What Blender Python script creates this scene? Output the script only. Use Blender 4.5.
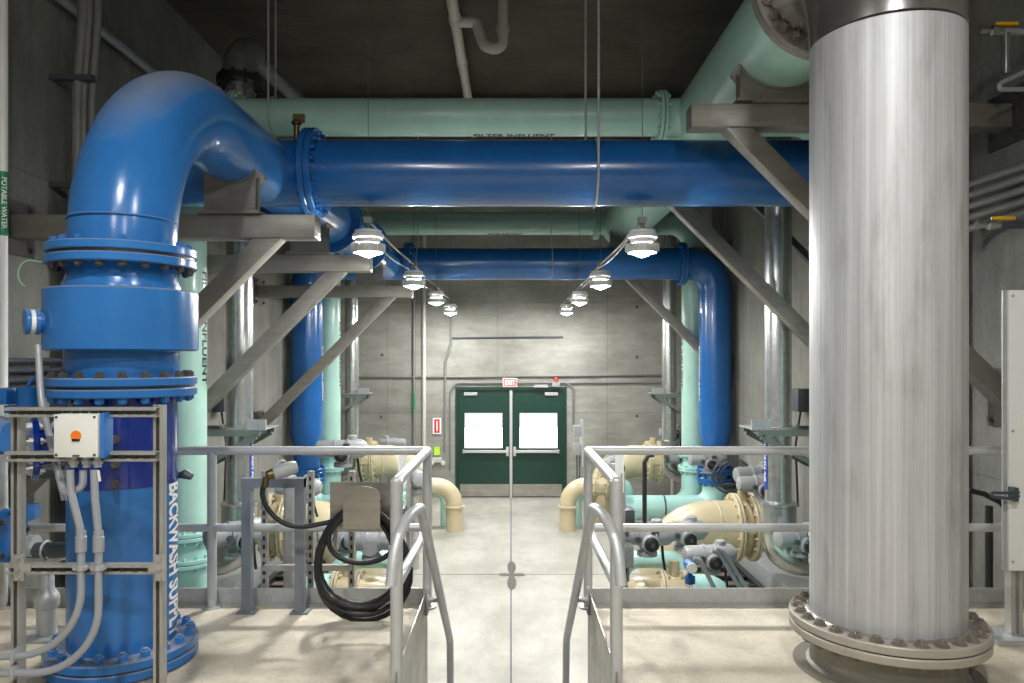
import bpy, bmesh, math, random
from mathutils import Vector, Matrix
random.seed(7)
PI = math.pi
scene = bpy.context.scene
for o in list(bpy.data.objects): bpy.data.objects.remove(o)
COL = scene.collection

# ---------------------------------------------------------------- camera
CAMZ, FPX, CX, CY = 3.10, 740.0, 511.0, 358.0
cam_d = bpy.data.cameras.new('camera'); cam = bpy.data.objects.new('camera', cam_d); COL.objects.link(cam)
cam.location = (0, 0, CAMZ); cam.rotation_euler = (PI/2, 0, 0)
cam_d.sensor_width = 36; cam_d.lens = FPX/1024*36
cam_d.shift_x = (512-CX)/1024; cam_d.shift_y = (CY-341.5)/1024
cam_d.clip_start = .05; cam_d.clip_end = 200
scene.camera = cam
# ---------------------------------------------------------------- light levels
w = bpy.data.worlds.new('world'); scene.world = w; w.use_nodes = True
w.node_tree.nodes['Background'].inputs[0].default_value = (.75, .85, 1, 1)
w.node_tree.nodes['Background'].inputs[1].default_value = 1.0
scene.view_settings.view_transform = 'Standard'; scene.view_settings.look = 'None'
scene.view_settings.gamma = 1; scene.view_settings.use_curve_mapping = False
scene.view_settings.exposure = 1.35
LAMP_L = 400.0       # emission of the pendant lamps seen in the photo
LAMP_FILL = 440.0       # emission of the unseen lamps added over the platform to light the foreground
scene.cycles.max_bounces = 10; scene.cycles.diffuse_bounces = 6; scene.cycles.glossy_bounces = 4
scene.cycles.sample_clamp_indirect = 6
scene.cycles.caustics_reflective = False; scene.cycles.caustics_refractive = False

def P(px, py, Y):
    return Vector(((px-CX)*Y/FPX, Y, CAMZ-(py-CY)*Y/FPX))
PLAT = 1.43          # platform level above the lower floor
YE = 5.01            # far edge of the platform
WX = 3.86            # side walls
YF = 16.4            # far wall
ZC = 7.1             # ceiling

# ---------------------------------------------------------------- materials
def lin(c):
    return tuple((x/255/12.92 if x/255 <= .04045 else ((x/255+.055)/1.055)**2.4) for x in c)+(1,)
def newmat(name):
    m = bpy.data.materials.new(name); m.use_nodes = True
    nt = m.node_tree; b = nt.nodes['Principled BSDF']
    return m, nt, b
def ramp(nt, fac, stops):
    r = nt.nodes.new('ShaderNodeValToRGB'); nt.links.new(fac, r.inputs[0])
    e = r.color_ramp.elements
    while len(e) < len(stops): e.new(.5)
    for k, (p, c) in enumerate(stops): e[k].position = p; e[k].color = c
    return r.outputs[0]
def noise(nt, vec, scale, detail=6, rough=.6):
    n = nt.nodes.new('ShaderNodeTexNoise'); n.inputs['Scale'].default_value = scale
    n.inputs['Detail'].default_value = detail; n.inputs['Roughness'].default_value = rough
    if vec is not None: nt.links.new(vec, n.inputs['Vector'])
    return n.outputs['Fac']
def mapping(nt, sc=(1, 1, 1), world=True):
    if world:
        g = nt.nodes.new('ShaderNodeNewGeometry').outputs['Position']
    else:
        g = nt.nodes.new('ShaderNodeTexCoord').outputs['Object']
    mp = nt.nodes.new('ShaderNodeMapping'); mp.inputs['Scale'].default_value = sc
    nt.links.new(g, mp.inputs['Vector']); return mp.outputs[0]
def mix(nt, fac, a, b, mode='MIX'):
    m = nt.nodes.new('ShaderNodeMix'); m.data_type = 'RGBA'; m.blend_type = mode
    for s, v in ((m.inputs[0], fac), (m.inputs[6], a), (m.inputs[7], b)):
        if hasattr(v, 'links'): nt.links.new(v, s)
        else: s.default_value = v
    return m.outputs[2]
def bump(nt, b, h, dist=.01, strength=.5):
    n = nt.nodes.new('ShaderNodeBump'); n.inputs['Distance'].default_value = dist
    n.inputs['Strength'].default_value = strength
    nt.links.new(h, n.inputs['Height']); nt.links.new(n.outputs[0], b.inputs['Normal'])

def paint(name, c, rough=.3, spec=.5, var=.12, scale=3, metal=0, coat=0, br=.0):
    m, nt, b = newmat(name)
    v = mapping(nt)
    f = noise(nt, v, scale)
    c0 = tuple(max(0, x*(1-var)) for x in lin(c)[:3])+(1,); c1 = tuple(min(1, x*(1+var)) for x in lin(c)[:3])+(1,)
    nt.links.new(ramp(nt, f, [(.3, c0), (.7, c1)]), b.inputs['Base Color'])
    b.inputs['Roughness'].default_value = rough; b.inputs['Metallic'].default_value = metal
    b.inputs['Specular IOR Level'].default_value = spec; b.inputs['Coat Weight'].default_value = coat
    b.inputs['Coat Roughness'].default_value = .12
    if br:
        bump(nt, b, noise(nt, v, 35, 3), .003, br)
    return m
def dusty(name, c, dust, rough=.25):
    """gloss paint with dust settled on faces that look up"""
    m, nt, b = newmat(name)
    g = nt.nodes.new('ShaderNodeNewGeometry'); s = nt.nodes.new('ShaderNodeSeparateXYZ')
    nt.links.new(g.outputs['Normal'], s.inputs[0])
    n = noise(nt, mapping(nt), 3.5, 2)
    mt = nt.nodes.new('ShaderNodeMath'); mt.operation = 'MULTIPLY_ADD'
    nt.links.new(n, mt.inputs[0]); mt.inputs[1].default_value = .25
    nt.links.new(s.outputs[2], mt.inputs[2])
    f = ramp(nt, mt.outputs[0], [(.55, (0, 0, 0, 1)), (1.25, (.75, .75, .75, 1))])
    base = ramp(nt, noise(nt, mapping(nt), 2.5), [(.3, tuple(x*.9 for x in lin(c)[:3])+(1,)), (.7, tuple(x*1.1 for x in lin(c)[:3])+(1,))])
    nt.links.new(mix(nt, f, base, lin(dust)), b.inputs['Base Color'])
    nt.links.new(ramp(nt, f, [(0, (rough,)*3+(1,)), (1, (.75,)*3+(1,))]), b.inputs['Roughness'])
    bump(nt, b, noise(nt, mapping(nt), 14, 3), .004, .25)
    return m
def emis(name, c, s):
    m, nt, b = newmat(name)
    b.inputs['Base Color'].default_value = lin(c); b.inputs['Emission Color'].default_value = lin(c)
    b.inputs['Emission Strength'].default_value = s
    return m
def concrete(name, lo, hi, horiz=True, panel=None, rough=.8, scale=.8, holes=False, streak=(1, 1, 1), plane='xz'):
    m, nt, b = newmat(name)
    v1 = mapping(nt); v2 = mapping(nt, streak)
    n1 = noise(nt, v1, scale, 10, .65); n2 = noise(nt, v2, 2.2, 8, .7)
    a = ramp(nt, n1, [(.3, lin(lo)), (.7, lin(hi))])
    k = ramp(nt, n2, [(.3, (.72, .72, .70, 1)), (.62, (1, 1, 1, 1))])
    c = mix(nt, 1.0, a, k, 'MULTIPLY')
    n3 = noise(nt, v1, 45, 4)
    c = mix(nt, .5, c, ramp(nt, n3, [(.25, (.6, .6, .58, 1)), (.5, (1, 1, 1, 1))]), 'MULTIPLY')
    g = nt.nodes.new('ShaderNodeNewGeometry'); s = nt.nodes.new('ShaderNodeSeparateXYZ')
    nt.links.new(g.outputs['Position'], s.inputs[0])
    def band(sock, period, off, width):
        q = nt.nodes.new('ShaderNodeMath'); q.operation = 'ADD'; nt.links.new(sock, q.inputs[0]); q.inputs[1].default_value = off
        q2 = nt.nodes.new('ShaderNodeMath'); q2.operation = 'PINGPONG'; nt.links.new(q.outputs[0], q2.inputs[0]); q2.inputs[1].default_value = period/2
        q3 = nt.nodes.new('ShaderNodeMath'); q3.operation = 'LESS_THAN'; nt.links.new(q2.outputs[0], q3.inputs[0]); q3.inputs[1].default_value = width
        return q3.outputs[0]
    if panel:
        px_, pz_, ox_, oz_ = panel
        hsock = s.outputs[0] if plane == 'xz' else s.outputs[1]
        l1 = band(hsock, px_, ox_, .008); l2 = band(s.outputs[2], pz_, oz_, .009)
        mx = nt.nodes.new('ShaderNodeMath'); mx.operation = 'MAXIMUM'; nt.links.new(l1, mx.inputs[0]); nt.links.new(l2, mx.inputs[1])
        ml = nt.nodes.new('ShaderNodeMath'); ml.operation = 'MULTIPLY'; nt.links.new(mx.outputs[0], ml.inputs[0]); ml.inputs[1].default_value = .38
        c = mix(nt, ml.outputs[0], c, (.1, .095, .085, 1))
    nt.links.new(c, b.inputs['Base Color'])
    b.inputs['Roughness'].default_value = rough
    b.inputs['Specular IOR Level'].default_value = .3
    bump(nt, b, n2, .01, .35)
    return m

M = {}
M['blue'] = dusty('blue_pipe_paint', (46, 112, 180), (150, 150, 150), .22)
M['blue2'] = paint('blue_cross_paint', (26, 92, 158), .25, var=.1, coat=.3)
M['bluedark'] = paint('dark_blue_gloss_paint', (6, 38, 122), .1, var=.1, coat=.8)
M['blueclip'] = paint('blue_plastic', (50, 110, 180), .4)
M['green'] = paint('seafoam_pipe_paint', (168, 204, 190), .33, var=.07, coat=.15)
M['teal'] = paint('seafoam_paint_lit', (172, 214, 206), .3, var=.06, coat=.15)  # seafoam paint again, with the stronger light on low pipes mixed into the colour
M['tan'] = paint('tan_pipe_paint', (192, 178, 146), .3, var=.06, coat=.15)
M['grey'] = paint('grey_paint', (165, 168, 166), .4, var=.08)
M['greyact'] = paint('actuator_grey_paint', (150, 151, 152), .35, var=.06)
M['galv'] = paint('galvanised_steel', (176, 178, 178), .42, var=.12, scale=22, metal=.35)
M['strut'] = paint('strut_channel_steel', (172, 170, 164), .4, var=.12, scale=10, metal=.4)
M['conduit'] = paint('grey_conduit', (158, 161, 166), .42, var=.06, metal=.2)
M['rail'] = paint('aluminium_rail', (190, 191, 190), .4, var=.06, scale=12, metal=.3)
M['black'] = paint('black_rubber', (28, 28, 28), .45, var=.2)
M['darksteel'] = paint('dark_bolt_steel', (92, 88, 84), .5, var=.25, scale=30, metal=.5)
M['darkgrey'] = paint('dark_grey_plastic', (66, 72, 78), .45)
M['white'] = paint('white_enamel', (232, 232, 228), .35, var=.03)
M['offwhite'] = paint('white_pvc', (188, 186, 178), .4, var=.06)
M['greybox'] = paint('light_grey_box', (226, 226, 218), .45, var=.03)
M['orange'] = paint('orange_label', (240, 120, 30), .5)
M['yellow'] = paint('yellow_handle', (240, 180, 20), .4)
M['red'] = paint('red_paint', (210, 40, 35), .4)
M['doorgreen'] = paint('dark_green_door_paint', (12, 52, 41), .35, var=.06)
M['brass'] = paint('brass', (108, 92, 62), .35, metal=.8)
M['ventgrey'] = paint('vent_grey', (112, 112, 108), .5)
M['labelblue'] = paint('blue_label', (30, 60, 170), .4)
M['frame_grey'] = paint('frame_grey', (120, 125, 130), .45, metal=.2)
M['conduitold'] = paint('old_conduit', (118, 118, 116), .5)
M['labelgreen'] = paint('green_label', (20, 130, 90), .4)
M['lime'] = paint('lime_tag', (180, 230, 40), .5)
M['brown'] = paint('brown_aggregate', (120, 104, 90), .9, var=.2, scale=30)
M['lens'] = emis('lamp_lens', (250, 251, 248), LAMP_L)
M['lensfill'] = emis('fill_lamp_lens', (250, 251, 249), LAMP_FILL)
M['exit'] = emis('exit_sign_face', (235, 75, 70), .9)
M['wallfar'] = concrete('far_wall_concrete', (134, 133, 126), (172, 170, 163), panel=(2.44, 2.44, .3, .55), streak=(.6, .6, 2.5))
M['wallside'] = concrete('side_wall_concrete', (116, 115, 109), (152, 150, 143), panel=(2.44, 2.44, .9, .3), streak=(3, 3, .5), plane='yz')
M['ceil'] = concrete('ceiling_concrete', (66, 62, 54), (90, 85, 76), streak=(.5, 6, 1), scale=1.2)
M['floor'] = concrete('lower_floor_concrete', (158, 154, 145), (192, 188, 179), rough=.36, streak=(1, .45, 1))
M['plat'] = concrete('platform_concrete', (190, 178, 159), (216, 206, 188), rough=.62, streak=(1.2, 1.2, 1))
def brushed(name, c, metal=.85, rough=.38):
    m, nt, b = newmat(name)
    n = noise(nt, mapping(nt, (.6, .6, 6)), 3, 8, .7)
    n2 = noise(nt, mapping(nt), 4, 6)
    a = ramp(nt, n, [(.3, tuple(x*.75 for x in lin(c)[:3])+(1,)), (.7, lin(c))])
    a = mix(nt, .5, a, ramp(nt, n2, [(.3, (.62, .58, .52, 1)), (.65, (1, 1, 1, 1))]), 'MULTIPLY')
    nt.links.new(a, b.inputs['Base Color']); b.inputs['Metallic'].default_value = metal
    nt.links.new(ramp(nt, n2, [(.3, (rough+.15,)*3+(1,)), (.7, (rough-.05,)*3+(1,))]), b.inputs['Roughness'])
    return m
M['stainless'] = brushed('weathered_stainless_beam', (150, 146, 138), .4, .45)
M['stainplate'] = brushed('stainless_plate', (180, 176, 168), .8, .33)
M['flangesteel'] = brushed('flange_steel', (186, 180, 168), .3, .45)
M['boltsteel'] = paint('weathered_bolt', (128, 120, 110), .55, var=.25, scale=30, metal=.3)
M['polished'] = paint('polished_stainless', (200, 198, 194), .2, var=.12, metal=.92)
def spiral(name, c, rough):
    """galvanised / stainless pipe with faint bands around it"""
    m, nt, b = newmat(name)
    n = noise(nt, mapping(nt), 16, 5)
    a = ramp(nt, n, [(.3, tuple(x*.7 for x in lin(c)[:3])+(1,)), (.7, lin(c))])
    nt.links.new(a, b.inputs['Base Color']); b.inputs['Metallic'].default_value = .85
    b.inputs['Roughness'].default_value = rough
    return m
M['spiral'] = spiral('air_pipe_steel', (205, 206, 204), .27)
def riser_steel():
    """matte pickled stainless with lengthwise rolling bands, smears and a dashed ring stain"""
    m, nt, b = newmat('pickled_stainless_pipe')
    o = nt.nodes.new('ShaderNodeTexCoord').outputs['Object']
    s = nt.nodes.new('ShaderNodeSeparateXYZ'); nt.links.new(o, s.inputs[0])
    at = nt.nodes.new('ShaderNodeMath'); at.operation = 'ARCTAN2'
    nt.links.new(s.outputs[1], at.inputs[0]); nt.links.new(s.outputs[0], at.inputs[1])
    cv = nt.nodes.new('ShaderNodeCombineXYZ'); nt.links.new(at.outputs[0], cv.inputs[0])
    mz = nt.nodes.new('ShaderNodeMath'); mz.operation = 'MULTIPLY'; mz.inputs[1].default_value = .025
    nt.links.new(s.outputs[2], mz.inputs[0]); nt.links.new(mz.outputs[0], cv.inputs[2])
    n1 = noise(nt, cv.outputs[0], 9, 4, .6)
    n4 = noise(nt, cv.outputs[0], 26, 2, .5)
    n2 = noise(nt, mapping(nt, (1, 1, .35)), 3.2, 9, .7)
    n3 = noise(nt, mapping(nt, (3, 3, .6)), 2.6, 6, .6)
    a = ramp(nt, n1, [(.3, lin((180, 180, 181))), (.7, lin((208, 208, 209)))])
    a = mix(nt, .3, a, ramp(nt, n4, [(.38, (.62, .61, .59, 1)), (.52, (1, 1, 1, 1))]), 'MULTIPLY')
    a = mix(nt, .35, a, ramp(nt, n2, [(.3, (.66, .64, .60, 1)), (.6, (1, 1, 1, 1))]), 'MULTIPLY')
    a = mix(nt, .38, a, ramp(nt, n3, [(.54, (1, 1, 1, 1)), (.66, (.55, .53, .49, 1))]), 'MULTIPLY')
    nt.links.new(a, b.inputs['Base Color']); b.inputs['Metallic'].default_value = .3
    b.inputs['Roughness'].default_value = .5
    return m
M['riser'] = riser_steel()
def door_glass():
    m, nt, b = newmat('daylit_door_glass')
    v = mapping(nt, (1, 1, 1))
    wv = nt.nodes.new('ShaderNodeTexWave'); wv.inputs['Scale'].default_value = 11; wv.inputs['Distortion'].default_value = 9
    wv.inputs['Detail'].default_value = 4; nt.links.new(v, wv.inputs['Vector'])
    s = nt.nodes.new('ShaderNodeSeparateXYZ'); nt.links.new(v, s.inputs[0])
    st = ramp(nt, s.outputs[2], [(0, (0, 0, 0, 1)), (1, (1, 1, 1, 1))])
    gt = nt.nodes.new('ShaderNodeMath'); gt.operation = 'GREATER_THAN'; gt.inputs[1].default_value = 1.56
    nt.links.new(s.outputs[2], gt.inputs[0])
    c = mix(nt, gt.outputs[0], (1, 1, 1, 1), ramp(nt, wv.outputs['Fac'], [(.25, (.26, .29, .32, 1)), (.6, (.52, .55, .58, 1))]))
    nt.links.new(c, b.inputs['Emission Color']); b.inputs['Emission Strength'].default_value = .9
    b.inputs['Base Color'].default_value = (.04, .04, .04, 1); b.inputs['Roughness'].default_value = .25
    return m
M['pane'] = door_glass()

# ---------------------------------------------------------------- mesh builder
ORG = {}
def frame(axis):
    a = Vector(axis).normalized()
    u = a.cross(Vector((0, 0, 1)))
    if u.length < 1e-3: u = Vector((1, 0, 0))
    u.normalize(); v = a.cross(u).normalized()
    return a, u, v
class MB:
    def __init__(s): s.v = []; s.f = []
    def add(s, vs, fs):
        n = len(s.v); s.v += [Vector(x) for x in vs]; s.f += [tuple(i+n for i in f) for f in fs]; return s
    def box(s, c, d, R=None):
        c = Vector(c); h = [x/2 for x in d]
        vs = [Vector((sx*h[0], sy*h[1], sz*h[2])) for sx in (-1, 1) for sy in (-1, 1) for sz in (-1, 1)]
        if R is not None: vs = [R @ x for x in vs]
        return s.add([c+x for x in vs], [(0, 1, 3, 2), (4, 6, 7, 5), (0, 4, 5, 1), (2, 3, 7, 6), (0, 2, 6, 4), (1, 5, 7, 3)])
    def box2(s, a, b):
        return s.box([(x+y)/2 for x, y in zip(a, b)], [abs(y-x) for x, y in zip(a, b)])
    def beam(s, p0, p1, w, h, up=(0, 0, 1)):
        p0, p1 = Vector(p0), Vector(p1); a = (p1-p0).normalized(); sd = a.cross(Vector(up)).normalized(); u = sd.cross(a)
        R = Matrix((a, sd, u)).transposed()
        return s.box((p0+p1)/2, ((p1-p0).length, w, h), R)
    def lathe(s, p, axis, prof, n=32, cap=True):
        a, u, v = frame(axis); p = Vector(p); vs = []; fs = []
        for t, r in prof:
            for k in range(n):
                th = 2*PI*k/n; vs.append(p+a*t+(u*math.cos(th)+v*math.sin(th))*r)
        for j in range(len(prof)-1):
            for k in range(n):
                k2 = (k+1) % n; fs.append((j*n+k, j*n+k2, (j+1)*n+k2, (j+1)*n+k))
        if cap:
            fs.append(tuple(range(n-1, -1, -1))); fs.append(tuple((len(prof)-1)*n+k for k in range(n)))
        return s.add(vs, fs)
    def cyl(s, p0, p1, r0, r1=None, n=24, bev=0):
        p0, p1 = Vector(p0), Vector(p1); L = (p1-p0).length; r1 = r0 if r1 is None else r1
        pr = [(0, r0), (L, r1)]
        if bev: pr = [(0, r0-bev), (bev, r0), (L-bev, r1), (L, r1-bev)]
        return s.lathe(p0, p1-p0, pr, n)
    def tube(s, pts, r, n=16, cap=True, closed=False):
        pts = [Vector(p) for p in pts]; m = len(pts)
        rs = [r(i/(m-1)) for i in range(m)] if callable(r) else (r if isinstance(r, (list, tuple)) else [r]*m)
        T = []
        for i in range(m):
            if closed: d = pts[(i+1) % m]-pts[i-1]
            else: d = (pts[min(i+1, m-1)]-pts[max(i-1, 0)])
            T.append(d.normalized())
        _, u, _ = frame(T[0]); vs = []; fs = []
        for i in range(m):
            u = (u-T[i]*u.dot(T[i])).normalized(); w_ = T[i].cross(u)
            for k in range(n):
                th = 2*PI*k/n; vs.append(pts[i]+(u*math.cos(th)+w_*math.sin(th))*rs[i])
        for i in range(m if closed else m-1):
            j = (i+1) % m
            for k in range(n):
                k2 = (k+1) % n; fs.append((i*n+k, i*n+k2, j*n+k2, j*n+k))
        if cap and not closed:
            fs.append(tuple(range(n-1, -1, -1))); fs.append(tuple((m-1)*n+k for k in range(n)))
        return s.add(vs, fs)
    def hexbolt(s, p, axis, r, h, n=6):
        return s.cyl(p, Vector(p)+Vector(axis).normalized()*h, r, n=n)
    def prism(s, pts, d):
        """closed outline (3-D points in order) pushed along d"""
        d = Vector(d); n = len(pts); a = [Vector(p) for p in pts]; b = [p+d for p in a]
        fs = [tuple(range(n-1, -1, -1)), tuple(n+k for k in range(n))]+[(k, (k+1) % n, n+(k+1) % n, n+k) for k in range(n)]
        return s.add(a+b, fs)
    def sphere(s, c, r, n=16, sc=(1, 1, 1)):
        vs = []; fs = []; m = n//2; c = Vector(c)
        for i in range(1, m):
            ph = PI*i/m
            for k in range(n):
                th = 2*PI*k/n; vs.append(c+Vector((r*sc[0]*math.sin(ph)*math.cos(th), r*sc[1]*math.sin(ph)*math.sin(th), r*sc[2]*math.cos(ph))))
        vs.append(c+Vector((0, 0, r*sc[2]))); vs.append(c-Vector((0, 0, r*sc[2]))); t, b_ = len(vs)-2, len(vs)-1
        for i in range(m-2):
            for k in range(n): k2 = (k+1) % n; fs.append((i*n+k, (i+1)*n+k, (i+1)*n+k2, i*n+k2))
        for k in range(n):
            k2 = (k+1) % n; fs.append((t, k, k2)); fs.append((b_, (m-2)*n+k2, (m-2)*n+k))
        return s.add(vs, fs)
    def build(s, name, mat, parent=None, origin=None, bevel=0, fixn=True):
        if origin is None:
            if parent is not None: origin = ORG[parent]
            else:
                lo = [min(v[i] for v in s.v) for i in range(3)]; hi = [max(v[i] for v in s.v) for i in range(3)]
                origin = Vector(((lo[0]+hi[0])/2, (lo[1]+hi[1])/2, lo[2]))
        origin = Vector(origin)
        me = bpy.data.meshes.new(name); me.from_pydata([v-origin for v in s.v], [], s.f)
        if fixn:
            bm = bmesh.new(); bm.from_mesh(me); bmesh.ops.recalc_face_normals(bm, faces=bm.faces)
            if bevel: bmesh.ops.bevel(bm, geom=[e for e in bm.edges if e.calc_face_angle(0) > .6], offset=bevel, segments=2, profile=.6, affect='EDGES')
            bm.to_mesh(me); bm.free()
        me.polygons.foreach_set('use_smooth', [True]*len(me.polygons)); me.set_sharp_from_angle(angle=math.radians(38))
        me.materials.append(M[mat] if isinstance(mat, str) else mat)
        o = bpy.data.objects.new(name, me); COL.objects.link(o)
        if parent is not None:
            o.parent = parent; o.location = origin-ORG[parent]
        else: o.location = origin
        ORG[o] = origin
        return o
def thing(name, label, cat, loc=(0, 0, 0), group=None):
    o = bpy.data.objects.new(name, None); COL.objects.link(o); o.location = loc; ORG[o] = Vector(loc)
    o['label'] = label; o['category'] = cat
    if group: o['group'] = group
    return o
def tag(o, label, cat, group=None):
    o['label'] = label; o['category'] = cat
    if group: o['group'] = group
    return o
def struct(o): o['kind'] = 'structure'; return o
def fillet(pts, R, n=10):
    pts = [Vector(p) for p in pts]; out = [pts[0]]
    for i in range(1, len(pts)-1):
        r_ = R[i-1] if isinstance(R, (list, tuple)) else R
        a = (pts[i-1]-pts[i]).normalized(); b = (pts[i+1]-pts[i]).normalized()
        ang = a.angle(b)
        if ang > PI-.02 or r_ == 0: out.append(pts[i]); continue
        t = r_/math.tan(ang/2); c = pts[i]+(a+b).normalized()*(r_/math.sin(ang/2))
        p0 = pts[i]+a*t; p1 = pts[i]+b*t; v0 = p0-c; v1 = p1-c; tot = v0.angle(v1); ax = v0.cross(v1).normalized()
        for k in range(n+1): out.append(c+Matrix.Rotation(tot*k/n, 3, ax) @ v0)
    out.append(pts[-1]); return out
def bolt_obj(proto, loc, parent):
    o = proto.copy(); COL.objects.link(o); o.parent = parent; o.location = Vector(loc)-ORG[parent]; ORG[o] = Vector(loc); return o
def flange(parent, p, axis, R, t, mat, nb=0, boltmat=None, rb=.015, ri=None, both=True, name='flange', indiv=False, bh=.03, inner=None, joint='black', gap=.006, boltmat2=None):
    """flange pair centred on p: two discs, gasket line, ring of bolts"""
    a, u, v = frame(axis); p = Vector(p); g = gap; bc = R*.88 if ri is None else ri
    fl = MB()
    e = .006
    for s_ in (-1, 1):
        q = p+a*s_*g/2
        fl.lathe(q, a*s_, [(0, R-e), (e, R), (t-e, R), (t, R-e)], 48)
    bm_ = boltmat or mat
    if nb and not indiv and bm_ == mat:
        for k in range(nb):
            th = 2*PI*(k+.5)/nb; d = (u*math.cos(th)+v*math.sin(th))*bc
            for s_ in (-1, 1): fl.hexbolt(p+d+a*s_*(t+g/2-.001), a*s_, rb, bh)
    f = fl.build(name, mat, parent)
    MB().cyl(p-a*g/2, p+a*g/2, R*.97, n=40).build('gasket', joint, f)
    if nb and (indiv or bm_ != mat):
        if indiv:
            prs = []
            for sg, mt_ in ((1, bm_), (-1, boltmat2 or bm_)):
                prs.append(MB().hexbolt(p+a*sg*(t+g/2-.002), a*sg, rb, bh).cyl(p+a*sg*(t+g/2), p+a*sg*(t+bh+.012), rb*.6, n=8).lathe(p+a*sg*(t+g/2-.001), a*sg, [(0, rb*1.25), (.004, rb*1.25)], 12).build('bolt', mt_, f, origin=p))
                COL.objects.unlink(prs[-1])
            for k in range(2*nb):
                pr = prs[k//nb]
                th = 2*PI*(k+.5)/nb
                bolt_obj(pr, p+(u*math.cos(th)+v*math.sin(th))*bc, f)
        else:
            m_ = MB()
            for k in range(nb):
                th = 2*PI*(k+.5)/nb; d = (u*math.cos(th)+v*math.sin(th))*bc
                for s_ in (-1, 1): m_.hexbolt(p+d+a*s_*(t+g/2-.001), a*s_, rb, bh)
            m_.build('bolt_ring', bm_, f)
    return f

# ---------------------------------------------------------------- lettering
def text_verts(body, size, bold=.0):
    c = bpy.data.curves.new('t', 'FONT'); c.body = body; c.size = size; c.offset = bold; c.resolution_u = 3
    o = bpy.data.objects.new('t', c); COL.objects.link(o)
    dg = bpy.context.evaluated_depsgraph_get(); me = bpy.data.meshes.new_from_object(o.evaluated_get(dg))
    bpy.data.objects.remove(o)
    bm = bmesh.new(); bm.from_mesh(me); bmesh.ops.triangulate(bm, faces=bm.faces)
    for _ in range(2): bmesh.ops.subdivide_edges(bm, edges=[e for e in bm.edges if e.calc_length() > size*.18], cuts=1, use_grid_fill=False)
    bmesh.ops.triangulate(bm, faces=bm.faces)
    vs = [v.co.copy() for v in bm.verts]; fs = [tuple(v.index for v in f.verts) for f in bm.faces]; bm.free()
    x0 = min(v.x for v in vs); x1 = max(v.x for v in vs); y0 = min(v.y for v in vs); y1 = max(v.y for v in vs)
    return [((v.x-x0)/(x1-x0), (v.y-y0)/(y1-y0)) for v in vs], fs
def lettering(parent, body, mapf, mat, bold=.03, name='lettering'):
    uv, fs = text_verts(body, 1.0, bold)
    m_ = MB(); m_.v = [mapf(a, b) for a, b in uv]; m_.f = fs
    return m_.build(name, mat, parent, fixn=False)
def flat_map(o, U, V):
    o, U, V = Vector(o), Vector(U), Vector(V)
    return lambda a, b: o+U*a+V*b
def cyl_map(c, r, start, adir, length, nrm, h, flip=1):
    """text along a cylinder: c axis point, adir reading direction, nrm the outward direction at the letters' middle, h letter height (arc)"""
    c, adir, nrm = Vector(c), Vector(adir).normalized(), Vector(nrm).normalized()
    up = nrm.cross(adir).normalized()*flip
    def f(a, b):
        th = (b-.5)*h/r
        return c+adir*(start+a*length)+(nrm*math.cos(th)+up*math.sin(th))*(r+.0025)
    return f

# ================================================================= THE SETTING
t = .25
struct(MB().box2((-WX-t, -4.2, -t), (WX+t, YF+t, 0)).build('floor', 'floor'))
m = MB()
HX = .575; HR = .53; YS = 3.62
m.box2((-WX, -4, PLAT-.2), (-HX, YE, PLAT)); m.box2((HR, -4, PLAT-.2), (WX, YE, PLAT)); m.box2((-HX, -4, PLAT-.2), (HR, YS, PLAT))
struct(m.build('trim_1', 'plat'))
bpy.data.objects['trim_1'].name = 'floor_platform'
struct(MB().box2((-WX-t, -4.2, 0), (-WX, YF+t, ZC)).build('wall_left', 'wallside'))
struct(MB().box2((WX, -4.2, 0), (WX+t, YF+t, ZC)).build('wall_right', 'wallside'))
DW = 1.235; DH = 2.46
m = MB(); m.box2((-WX, YF, 0), (-DW, YF+t, ZC)); m.box2((DW, YF, 0), (WX, YF+t, ZC)); m.box2((-DW, YF, DH), (DW, YF+t, ZC))
struct(m.build('wall_far', 'wallfar'))
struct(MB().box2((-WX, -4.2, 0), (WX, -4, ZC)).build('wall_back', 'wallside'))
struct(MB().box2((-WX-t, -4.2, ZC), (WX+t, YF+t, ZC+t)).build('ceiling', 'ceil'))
# pilasters on the side walls and a downstand beam
for s_, nm in ((-1, 'trim_1'), (1, 'trim_2')):
    struct(MB().box2((s_*WX, 13.6, 0), (s_*(WX-.16), 14.6, ZC)).build(nm, 'wallside'))
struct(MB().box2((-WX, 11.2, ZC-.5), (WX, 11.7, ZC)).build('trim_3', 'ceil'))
# floor joints (thin dark grooves) and the wet patch where they cross
struct(MB().box2((-.008, 5.6, .0005), (.008, YF-.12, .002)).build('trim_4', M['darkgrey']))
struct(MB().box2((-WX, 10.59, .0005), (WX, 10.605, .002)).build('trim_5', M['darkgrey']))
pts = []
for k in range(48):
    th = 2*PI*k/48; r_ = .05+.16*abs(math.cos(2*th))**3*(1 if abs(math.cos(th)) > .7 else 2.1)+random.uniform(-.01, .012)
    pts.append((math.cos(th)*r_*.95+.01, 10.58+math.sin(th)*r_*1.8, .002))
tag(MB().prism(pts, (0, 0, .002)).build('floor_stain', paint('damp_stain', (92, 84, 78), .3)), 'dark star-shaped damp patch where the two floor joints cross', 'stain')
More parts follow.
